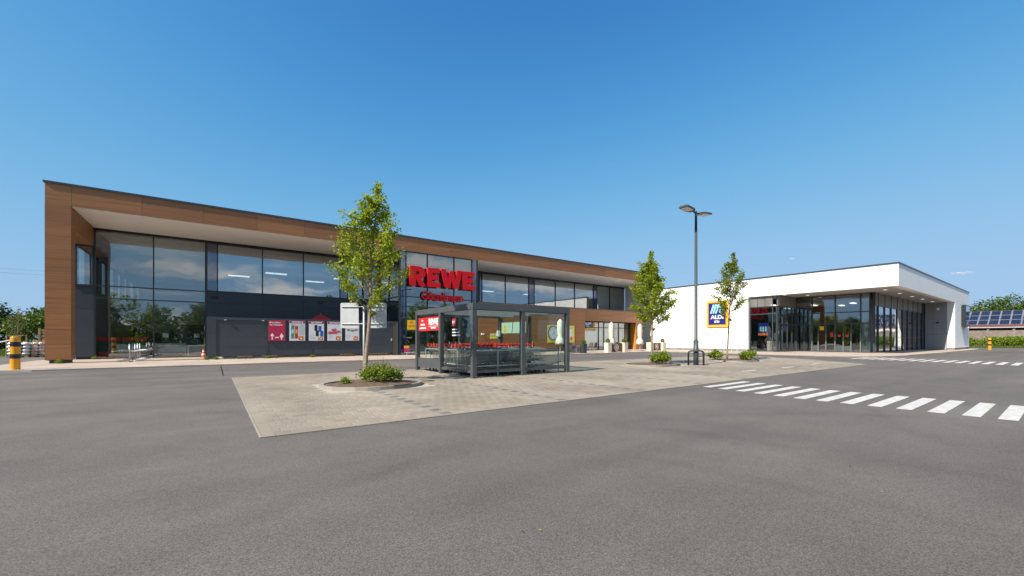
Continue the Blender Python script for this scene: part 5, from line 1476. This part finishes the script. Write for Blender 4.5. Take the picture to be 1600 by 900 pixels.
banner(23.6, 24.85, 24.5, 0.1, 0.72, 'dark photo banner beside the dark tub', 'photo_print', False)
# table and chairs
def cafe_table(x, y, label):
    t = thing('cafe_table', label, 'table', (x, y, 0.055), 'café tables on the terrace')
    MB().lathe([(0.36, 0.73), (0.36, 0.76)], x, y, 20).build('top', 'brown_wood', t)
    MB().tube([(x, y, 0.07), (x, y, 0.729)], 0.03, 8).build('leg', 'frame', t)
    MB().lathe([(0.24, 0.056), (0.22, 0.075)], x, y, 16).build('foot', 'frame', t)
def cafe_chair(x, y, rz, label, m='wicker'):
    t = thing('cafe_chair', label, 'chair', group='chairs of the café terrace')
    bx('seat', -0.23, 0.23, -0.23, 0.23, 0.42, 0.47, m, t)
    bk_ = MB(); bk_.v = [(-0.23, 0.2, 0.471), (0.23, 0.2, 0.471), (0.23, 0.24, 0.471), (-0.23, 0.24, 0.471), (-0.2, 0.28, 0.88), (0.2, 0.28, 0.88), (0.2, 0.32, 0.88), (-0.2, 0.32, 0.88)]
    bk_.f = [(3, 2, 1, 0), (4, 5, 6, 7), (0, 1, 5, 4), (1, 2, 6, 5), (2, 3, 7, 6), (3, 0, 4, 7)]
    bk_.build('backrest', m, t)
    for sx in (-0.2, 0.2):
        for sy in (-0.2, 0.2): MB().tube([(sx, sy, 0.0), (sx * 0.95, sy * 0.95, 0.419)], 0.014, 6).build('leg', 'galv_dull', t)
        MB().tube([(sx * 1.15, 0.22, 0.65), (sx * 1.15, -0.18, 0.64), (sx * 1.1, -0.2, 0.44)], 0.014, 6).build('armrest', m, t)
    place(t, (x, y, 0.056), rz)
cafe_table(27.0, 26.0, 'round dark café table beside the dark tub')
cafe_table(32.8, 26.4, 'round dark café table near the corner pier parasol')
cafe_chair(26.1, 26.2, R(80), 'wicker café chair on the shelter side of the first table')
cafe_chair(27.2, 25.2, R(190), 'wicker café chair with its back to the car park, first table')
cafe_chair(27.9, 26.3, R(-80), 'wicker café chair on the banner side of the first table')
cafe_chair(32.0, 26.3, R(90), 'wicker café chair on the banner side of the far table', 'frame')
cafe_chair(33.5, 26.6, R(-90), 'black café chair on the white wall side of the far table', 'frame')
sb = thing('sandwich_board', 'round black menu board leaning at the café window edge', 'board', (26.0, 27.6, 0.055))
MB().tube([(26.1, 27.5, 0.75), (26.12, 27.56, 0.75)], 0.42, 24).build('disc', 'black', sb)
for s in (-0.2, 0.2): MB().tube([(26.1 + s, 27.55, 0.056), (26.1 + s * 0.5, 27.58, 0.6)], 0.018, 6).build('leg', 'frame', sb)
# boards on the wooden wall
yb = thing('clock_board', 'yellow board with large round clock on the wooden wall', 'clock', (25.95, Y0 - 0.05, 0.9))
bx('board', 25.33, 26.65, Y0 - 0.04, Y0 - 0.002, 0.90, 2.56, 'yellow_board', yb)
cc, cz, cr = 25.98, 1.80, 0.66
MB().tube([(cc, Y0 - 0.14, cz), (cc, Y0 - 0.042, cz)], cr, 40).build('clock_case', 'frame', yb)
MB().tube([(cc, Y0 - 0.148, cz), (cc, Y0 - 0.141, cz)], cr - 0.06, 40).build('clock_face', 'poster_white', yb)
for k in range(12):
    a = R(30 * k); r_ = cr - 0.14
    text('numeral', str(k if k else 12), 0.09 if k and k < 10 else 0.13, 0.11, 'black', yb, (cc + r_ * math.sin(a), Y0 - 0.152, cz + r_ * math.cos(a) - 0.055), bold=0.02)
for ang, ln, w in ((0, 0.42, 0.03), (235, 0.32, 0.045)):
    d = Vector((math.sin(R(ang)), 0, math.cos(R(ang)))); q = Vector((-d.z, 0, d.x)) * w / 2; o = Vector((cc, Y0 - 0.158 - 0.004 * (ang > 0), cz))
    m = MB(); m.quad(tuple(o - q - d * 0.08), tuple(o + q - d * 0.08), tuple(o + q * 0.6 + d * ln), tuple(o - q * 0.6 + d * ln)); m.quad(*[tuple(Vector(v) + Vector((0, 0.002, 0))) for v in m.v][::-1]); m.build('clock_hand', 'black', yb)
yb2 = thing('yellow_notice_board', 'narrow yellow board with white sheet on the wooden wall by the café', 'notice board', (28.4, Y0 - 0.05, 0.9))
bx('board', 28.02, 28.80, Y0 - 0.04, Y0 - 0.002, 0.9, 2.54, 'yellow_board', yb2)
bx('white_sheet', 28.0, 28.5, Y0 - 0.05, Y0 - 0.042, 1.2, 2.2, 'poster_white', yb2)
MB().tube([(28.35, Y0 - 0.06, 1.3), (28.35, Y0 - 0.051, 1.3)], 0.16, 16).build('red_dot', 'cart_red', yb2)
yn = thing('small_yellow_notice', 'small yellow notice on the wooden wall beside the entrance', 'notice', (19.3, Y0 - 0.03, 1.27))
bx('plate', 18.92, 19.66, Y0 - 0.02, Y0 - 0.002, 1.27, 1.71, 'yellow_board', yn)
bx('print_line', 19.0, 19.58, Y0 - 0.026, Y0 - 0.021, 1.55, 1.62, 'mint', yn)
fl = thing('wall_floodlight', 'small white wall fitting beside the yellow notice', 'lamp', (18.2, Y0 - 0.1, 1.6))
bx('body', 18.0, 18.25, Y0 - 0.16, Y0 - 0.03, 1.58, 1.72, 'white_print', fl, 0.01)
bx('bracket', 18.1, 18.16, Y0 - 0.03, Y0 - 0.001, 1.6, 1.7, 'frame', fl)
# weeds along the kerb and walls
for k, (wx, wy_, lab) in enumerate(((-6.05, 29.0, 'small weed at the foot of the wooden column'), (-5.6, 33.8, 'tuft of weed below the dark corner panel'), (-0.35, 29.2, 'red flowered weed at the corner of the dark screen'), (0.15, 29.2, 'weed at the first post of the dark screen'), (2.7, 29.25, 'weed below the post beside the red notice'), (5.2, 29.2, 'weed below the joint under the can poster'))):
    shrub(wx, wy_, 0.22, 0.16, 0.15 if k != 0 else 0.2, 60 + k, lab, 60, 0.028, 'weeds in the footway joints', flowers=1 if k in (2, 3) else 0, name='weed', z=0.055)

# ------------------------------------------------------------------ background left: verge, bags, timber rack, rail, trees
sheet('grass_verge', [(-60, 8.1), (-18.05, 10.1), (-18.05, 43.35), (-11.9, 43.25), (-12.3, 62.05), (-12.3, 130), (-60, 130)], -0.012, 'verge')
sheet('grass_verge', [(90.6, -45), (130, -45), (130, 30), (60.1, 30.05), (76.1, 12.05), (86.1, 9.05), (88.6, 3.05)], -0.012, 'verge')
def grass(name, polys, n, h, seed, label):
    rng = np.random.default_rng(seed); V = []; F = []
    for poly in polys:
        xs_ = [p[0] for p in poly]; ys_ = [p[1] for p in poly]; c = 0
        while c < n:
            x, y = rng.uniform(min(xs_), max(xs_)), rng.uniform(min(ys_), max(ys_))
            if not inside((x, y), poly): continue
            c += 1
            a = rng.uniform(0, math.pi); w = 0.02 * rng.uniform(0.6, 1.6); hh = h * rng.uniform(0.4, 1.3); lx, ly = rng.normal(size=2) * hh * 0.35
            k = len(V); V += [(x - w * math.cos(a), y - w * math.sin(a), -0.02), (x + w * math.cos(a), y + w * math.sin(a), -0.02), (x + lx, y + ly, hh)]; F.append((k, k + 1, k + 2))
    me = bpy.data.meshes.new(name); me.from_pydata(V, [], F); me.update()
    tag(link(name, me, 'grass_blade', None, (0, 0, 0)), label, 'grass', kind='stuff')
grass('grass', [[(-26, 43.8), (-12, 43.4), (-12.4, 60), (-26, 62)]], 9000, 0.3, 5, 'long green grass beyond the road behind the wooden column')
grass('grass', [[(84.5, 9.2), (88.6, 3.0), (90.6, -14), (94, -14), (93.5, 12), (84, 12)]], 9000, 0.35, 6, 'long grass strip at the foot of the hedge by the concrete wall')

def crown_points(rng, blobs, n, shell=0.55):
    P = []
    w = np.array([b[3] * b[4] * b[5] for b in blobs]); w = w / w.sum()
    for b, k in zip(blobs, (w * n).astype(int)):
        v = rng.normal(size=(k, 3)); v /= np.linalg.norm(v, axis=1)[:, None]
        r = rng.uniform(shell ** 3, 1, k) ** (1 / 3)
        r = r * (1 + 0.16 * np.sin(v[:, 0] * 7 + b[0]) * np.cos(v[:, 2] * 6 + b[1]))
        P.append(np.array(b[:3]) + v * r[:, None] * np.array(b[3:6]))
    return np.concatenate(P)
BT = {}
def big_tree(x, y, H, W, seed, label, m, n=5200, leaf=0.28, group=None, trunk=0.25, low=0.25, name='tree', skirt=False):
    """full grown tree: forked trunk and a crown of uneven lobes made of leaf clumps"""
    t = thing(name, label, 'tree', (x, y, 0), group)
    rng = np.random.default_rng(seed)
    tr = MB(); zb = H * (low + 0.1)
    tr.tube([(x, y, -0.02), (x + 0.1, y, zb), (x, y + 0.1, H * 0.7)], [trunk * H / 10, trunk * H / 14, 0.03], 8)
    blobs = []
    for i in range(13):
        a = i * 2.4 + rng.uniform(-.5, .5); f = rng.uniform(low + 0.12, 0.86); rr = W * 0.5 * math.sin(math.pi * min(1, max(0.12, (f - low) / (1 - low) * 0.9 + 0.12))) * rng.uniform(0.45, 0.85)
        c = np.array((math.cos(a) * rr, math.sin(a) * rr, H * f)); s = W * rng.uniform(0.14, 0.24)
        blobs.append((*c, s * 1.1, s * 1.1, s * 0.85))
        tr.tube([(x, y, H * max(low, f - 0.25)), (x + c[0] * 0.6, y + c[1] * 0.6, c[2] - s * 0.4), (x + c[0], y + c[1], c[2])], [0.02 * H * 0.35, 0.03, 0.012], 5)
    blobs.append((0, 0, H * 0.9, W * 0.16, W * 0.16, H * 0.1)); blobs.append((0, 0, H * (0.5 + low * 0.3), W * 0.26, W * 0.26, H * 0.22))
    if skirt:
        for i in range(5): blobs.append((math.cos(i * 1.26) * W * 0.3, math.sin(i * 1.26) * W * 0.3, H * 0.14, W * 0.24, W * 0.24, H * 0.17))
    pts = crown_points(rng, blobs, n); pts[:, 2] = np.abs(pts[:, 2]); pts += rng.normal(size=pts.shape) * W * 0.015
    tr.build('trunk', 'bark_dark', t)
    link('crown', leaves_mesh('crown', pts, leaf, seed, up=0.3, jitter=0.5), m, t, (x, y, 0))
    return t
LT = [(-24.5, 66, 4.6, 6, 'leaf_dark', 'dark rounded tree behind the rail, at the picture edge'), (-20.0, 70, 5.0, 7, 'leaf_dark', 'dark bushy tree directly behind the bollard'), (-27.5, 80, 5.2, 8, 'leaf_dark', 'dark distant tree farthest along the verge'), (-13.2, 62, 4.6, 6, 'leaf_mid', 'bright green tree behind the timber rack'), (-9.8, 64, 4.9, 6, 'leaf_mid', 'bright green tree half hidden by the wooden column')]
for i, (x, y, H, W, m, lab) in enumerate(LT):
    big_tree(x, y, H, W, 200 + i, lab, m, 7000, 0.24, 'trees behind the verge', low=0.08)
young_tree(-11.75, 46.2, 3.75, 1.4, 0.62, (0.05, 0), 77, 'nearly bare thin sapling tied to stakes behind the bollard', nb=16, per=9, leaf=0.10, m='leaf_dark', r0=0.028, group='trees behind the verge', name='sapling')
st_ = thing('tree_stakes', 'timber stakes around the thin sapling', 'stakes', (-11.75, 46.2, 0))
for dx, dy in ((-0.45, -0.3), (0.5, -0.25), (0.0, 0.5)):
    MB().tube([(-11.75 + dx, 46.2 + dy, -0.02), (-11.75 + dx, 46.2 + dy, 1.55)], 0.04, 7).build('stake', 'raw_timber', st_)
MB().tube([(-12.2, 45.9, 1.5), (-11.25, 45.95, 1.5)], 0.03, 6).build('crossbar', 'raw_timber', st_)
st2 = thing('tree_stakes', 'timber stakes standing in the grass at the picture edge', 'stakes', (-15.4, 48.5, 0))
for dx in (-0.5, 0.35): MB().tube([(-15.4 + dx, 48.5, -0.02), (-15.4 + dx, 48.5, 1.75)], 0.06, 7).build('stake', 'raw_timber', st2)
MB().tube([(-16.0, 48.5, 1.62), (-14.95, 48.5, 1.62)], 0.04, 6).build('crossbar', 'raw_timber', st2)
rl = thing('white_barrier', 'slanting white barrier bar beside the bollard', 'barrier', (-13.0, 42.6, 0))
MB().tube([(-13.3, 42.9, 0.55), (-11.1, 43.5, 1.25)], 0.04, 8).build('bar', 'white_print', rl)
MB().tube([(-11.1, 43.5, 0.0), (-11.1, 43.5, 1.3)], 0.04, 8).build('post', 'white_print', rl)
# pallet cages of filled sacks
for k, (x, y, lab) in enumerate(((-10.6, 42.2, 'pallet of white film wrapped sacks next to the bollard'), (-9.55, 42.4, 'pallet of sacks with orange straps next to the wooden column'), (-8.6, 42.6, 'pallet of wrapped sacks half hidden by the wooden column'))):
    t = thing('sack_pallet', lab, 'sacks', (x, y, 0), 'pallets of wrapped sacks')
    for i in range(4): bx('pallet_board', x - 0.5, x + 0.5, y - 0.6 + i * 0.32, y - 0.45 + i * 0.32, 0.08, 0.13, 'raw_timber', t)
    for i in range(3): bx('pallet_block', x - 0.48 + i * 0.4, x - 0.34 + i * 0.4, y - 0.6, y + 0.5, 0.0, 0.079, 'raw_timber', t)
    rg = random.Random(k)
    for lay in range(4):
        for i in range(3):
            m = MB(); cx2 = x - 0.32 + i * 0.32 + rg.uniform(-0.03, 0.03); z = 0.14 + lay * 0.22
            m.box(cx2 - 0.175, cx2 + 0.175, y - 0.58 + rg.uniform(-.04, .04), y + 0.55, z, z + 0.235)
            m.build('sack', 'bag_white', t, smooth=True, bevel=0.07)
    if k:
        for i in range(3):
            xx = x - 0.4 + i * 0.36
            MB().tube([(xx, y - 0.64, 0.14), (xx, y - 0.65, 1.0), (xx, y - 0.5, 1.07), (xx + 0.1, y - 0.4, 1.15), (xx + 0.18, y - 0.5, 1.06)], 0.022, 5).build('strap', 'strap_orange', t)
ih = thing('insect_house', 'timber framed insect house with round log ends behind the sacks', 'insect house', (-9.4, 45.5, 0))
for x in (-10.55, -8.2): bx('post', x, x + 0.12, 45.4, 45.52, -0.02, 2.05, 'raw_timber', ih)
for z in (1.0, 1.85): bx('rail', -10.42, -8.21, 45.41, 45.51, z, z + 0.1, 'raw_timber', ih)
bx('back_board', -10.42, -8.21, 45.6, 45.64, 1.0, 1.95, 'shed_dark', ih)
rg = random.Random(3)
for i in range(9):
    for j in range(3):
        r_ = rg.uniform(0.09, 0.13); MB().tube([(-10.28 + i * 0.25, 45.42, 1.22 + j * 0.25), (-10.28 + i * 0.25, 45.59, 1.22 + j * 0.25)], r_, 10).build('log_end', 'raw_timber', ih)

# ------------------------------------------------------------------ background right: wall, hedge, solar barn, trees
cwl = thing('concrete_wall', 'brown concrete panel wall with posts behind the hedge', 'wall', (97.5, 0, 0))
for i in range(14):
    y = 26 - i * 2.55
    bx('wall_post', 97.0, 97.25, y - 0.12, y + 0.12, 0, 2.75, 'concrete_panel', cwl)
    for k in range(4): bx('wall_panel', 97.06, 97.16, y - 2.43, y - 0.122, 0.0 + k * 0.64, 0.635 + k * 0.64, 'concrete_panel', cwl)
def hedge(x, y, w, d, h, seed, label, m='leaf_shrub'):
    t = thing('hedge_bush', label, 'bush', (x, y, 0), 'bushes along the concrete wall')
    rng = np.random.default_rng(seed)
    bl = [(rng.uniform(-d, d) * 0.5, rng.uniform(-w, w) * 0.5, h * rng.uniform(0.3, 0.66), d * 0.45, w * 0.3, h * 0.36) for _ in range(7)]
    pts = crown_points(rng, bl, 2600, 0.4); pts[:, 2] = np.abs(pts[:, 2])
    link('foliage', leaves_mesh('foliage', pts, 0.17, seed, up=0.3), m, t, (x, y, 0))
    st = MB()
    for i in range(6): st.tube([(x + rng.uniform(-.2, .2), y + rng.uniform(-.4, .4), -0.02), (x + rng.uniform(-.4, .4), y + rng.uniform(-w, w) * 0.3, h * 0.6)], 0.03, 4)
    st.build('stems', 'bark_dark', t)
HD = ['tallest hedge bush right beside the white shop corner', 'hedge bush just left of the far bollard', 'hedge bush behind the far bollard', 'hedge bush just right of the far bollard', 'low hedge bush near the picture edge', 'hedge bush cut by the picture edge']
for i in range(10):
    lab = HD[i - 2] if 2 <= i < 8 else ('hedge bush behind the white shop, at the far wall end', 'hedge bush behind the white shop, near its corner')[i] if i < 2 else ('hedge bush beyond the picture edge, the nearer one', 'hedge bush beyond the picture edge, the farther one')[i - 8]
    hedge(95.0 + random.uniform(-0.4, 0.4), 18.5 - i * 2.5, 3.2, 1.9, (1.9, 2.0, 2.15, 2.1, 1.75, 1.95, 1.6, 1.8, 1.7, 1.9)[i], 300 + i, lab)
barn = thing('solar_barn', 'low barn with three rows of solar panels on a red tiled roof', 'building', (107, 5, 0))
bx('wall', 104.2, 118, -40, 40, 0, 3.2, 'shed_dark', barn)
slope = math.atan2(2.55, 5.4)
def RP(s, y, off=0.0):   # point on the roof: s up the slope
    return (102.0 + s * math.cos(slope) - off * math.sin(slope), y, 3.35 + s * math.sin(slope) + off * math.cos(slope))
m = MB()
a, b = RP(-0.35, -40), RP(6.2, 40)
m.v = [RP(-0.35, -40), RP(6.2, -40), RP(6.2, 40), RP(-0.35, 40), RP(-0.35, -40, -0.15), RP(6.2, -40, -0.15), RP(6.2, 40, -0.15), RP(-0.35, 40, -0.15)]
m.f = [(0, 1, 2, 3), (7, 6, 5, 4), (0, 4, 5, 1), (1, 5, 6, 2), (2, 6, 7, 3), (3, 7, 4, 0)]
rfb = m.build('roof', 'roof_red', barn)
bx('gutter', 101.5, 101.66, -40, 40, 3.02, 3.16, 'galv_dull', rfb)
m = MB(); m.v = [RP(6.25, -40, 0.02), RP(6.25, 40, 0.02), (118, 40, 3.2), (118, -40, 3.2)]; m.f = [(0, 1, 2, 3)]; m.build('rear_roof', 'roof_red', rfb)
for k in range(34):
    y = 27 - k * 1.15
    for r_ in range(3):
        s0 = 0.28 + r_ * 1.92
        m = MB(); q = [RP(s0, y, 0.06), RP(s0 + 1.86, y, 0.06), RP(s0 + 1.86, y - 1.1, 0.06), RP(s0, y - 1.1, 0.06), RP(s0, y, 0.10), RP(s0 + 1.86, y, 0.10), RP(s0 + 1.86, y - 1.1, 0.10), RP(s0, y - 1.1, 0.10)]
        m.v = q; m.f = [(3, 2, 1, 0), (4, 7, 6, 5)][::1] + [(0, 1, 5, 4), (1, 2, 6, 5), (2, 3, 7, 6), (3, 0, 4, 7)]
        pn = m.build('solar_panel', 'alu', barn)
        m = MB(); m.quad(RP(s0 + 0.05, y - 0.05, 0.104), RP(s0 + 0.05, y - 1.05, 0.104), RP(s0 + 1.81, y - 1.05, 0.104), RP(s0 + 1.81, y - 0.05, 0.104)); m.build('cell_sheet', 'pv_cell', pn)
bx('white_trailer', 100.2, 101.2, -8, 0.8, 2.1, 3.0, 'white_render', barn)
for i in range(16): bx('roof_strut', 102.3, 102.42, 30 - i * 4.2, 30.12 - i * 4.2, 0, 3.2, 'brown_wood', barn)
RT = [(135, 22.5, 9.5, 10, 'leaf_dark', 'dark conifer like tree right beside the white shop roof'), (140, 17, 8.5, 12, 'leaf_mid', 'light green tree behind the solar roof, second from the shop'), (128, 9.6, 9.6, 12, 'leaf_mid', 'broad tall tree rising highest behind the solar roof'), (127, 5.2, 8.3, 9, 'leaf_mid', 'rounded tree behind the solar roof towards the picture edge'), (150, 12, 8.0, 14, 'leaf_mid', 'distant tree filling the gap behind the solar roof'), (150, -8, 6.8, 10, 'leaf_mid', 'far low tree at the picture edge behind the solar roof')]
for i, (x, y, H, W, m_, lab) in enumerate(RT): big_tree(x, y, H, W, 400 + i, lab, m_, 6500, 0.33, 'trees behind the solar barn', low=0.12)

# ------------------------------------------------------------------ trees across the car park, mirrored in the shop fronts
src = []
for i in range(3):
    t = big_tree(-500 - i * 30, -500, 10, 9, 500 + i, '', ('leaf_shrub', 'leaf_mid', 'leaf_maple_dark')[i], 7500, 0.36, low=0.0, skirt=True)
    src.append(t)
SP = [(-52, -40), (-45, -44), (-38, -41), (-31, -45), (-24, -42), (-17, -46), (-10, -43), (-3, -46), (5, -42), (14, -46), (24, -44), (34, -47), (45, -45), (56, -47), (68, -45), (80, -47),
      (-58, -30), (-56, -20), (-59, -10), (-57, 0), (-60, 10), (-58, 20), (-61, 30), (-24, 33), (-29, 38), (-33, 32), (-39, 40), (-37, 27), (-46, 36), (-52, 45), (-45, 50)]
for i, (x, y) in enumerate(SP):
    t = src[i % 3] if i < 3 else copy_tree(src[i % 3])
    place(t, (x, y, 0), random.uniform(0, 6), random.uniform(0.8, 1.15) if i < 23 else random.uniform(0.5, 0.68))
    t['label'] = 'leafy tree across the car park, mirrored in the shop glass'; t['group'] = 'trees mirrored in the shop glass'; t['category'] = 'tree'

# ------------------------------------------------------------------ two small fair weather clouds far off
def cloud(u, v, D, w, h, seed, label):
    rng = random.Random(seed)
    c = Vector((0, 0, 1.25)) + (fwv + rtv * ((u - 800) / 642) + Vector((0, 0, (529.5 - v) / 642))) * D
    bm = bmesh.new()
    for i in range(16):
        f = rng.uniform(-1, 1); s = (1 - abs(f)) * 0.5 + 0.18
        bmesh.ops.create_icosphere(bm, subdivisions=2, radius=1.0, matrix=Matrix.Translation(rtv * f * w * 0.5 * 0.8 + fwv * rng.uniform(-.2, .2) * w + Vector((0, 0, rng.uniform(-0.2, 0.5) * h * s))) @ Matrix.Diagonal((w * 0.16 * s + w * 0.04, w * 0.16 * s + w * 0.04, h * 0.45 * s + h * 0.05, 1)))
    me = bpy.data.meshes.new('cloud'); bm.to_mesh(me); bm.free()
    tag(link('cloud', me, 'cloud_white', None, c, True), label, 'cloud', 'small clouds above the white shop')
cloud(1503, 427, 2600, 120, 22, 1, 'small flat white cloud above the solar barn')
cloud(1238, 404.5, 2600, 34, 12, 2, 'tiny white cloud puff above the white shop roof')

# overhead cables far off over the fields, and bits of leaf litter on the asphalt
for k, z in enumerate((25.6, 24.2)):
    oc = thing('overhead_cable', ('upper thin overhead cable in the sky beside the wooden column', 'lower thin overhead cable in the sky beside the wooden column')[k], 'cable', (-60, 210, 0), 'overhead cables')
    MB().tube([(-190 + i * 26, 195 + i * 5, z + 0.00035 * (i * 26 - 110) ** 2) for i in range(9)], 0.022, 5).build('wire', 'steel_grey', oc)
rng = np.random.default_rng(99)
P = []
for _ in range(45):
    d = rng.uniform(2.2, 14); a = R(54) + rng.uniform(-0.85, 0.85); P.append((d * math.cos(a), d * math.sin(a), 0.012))
tag(link('fallen_leaves', leaves_mesh('fallen_leaves', np.array(P), 0.019, 9, up=3.0, fold=0.1), 'leaf_dry', None, (0, 0, 0)), 'tiny dry leaves scattered over the asphalt', 'leaves', kind='stuff')
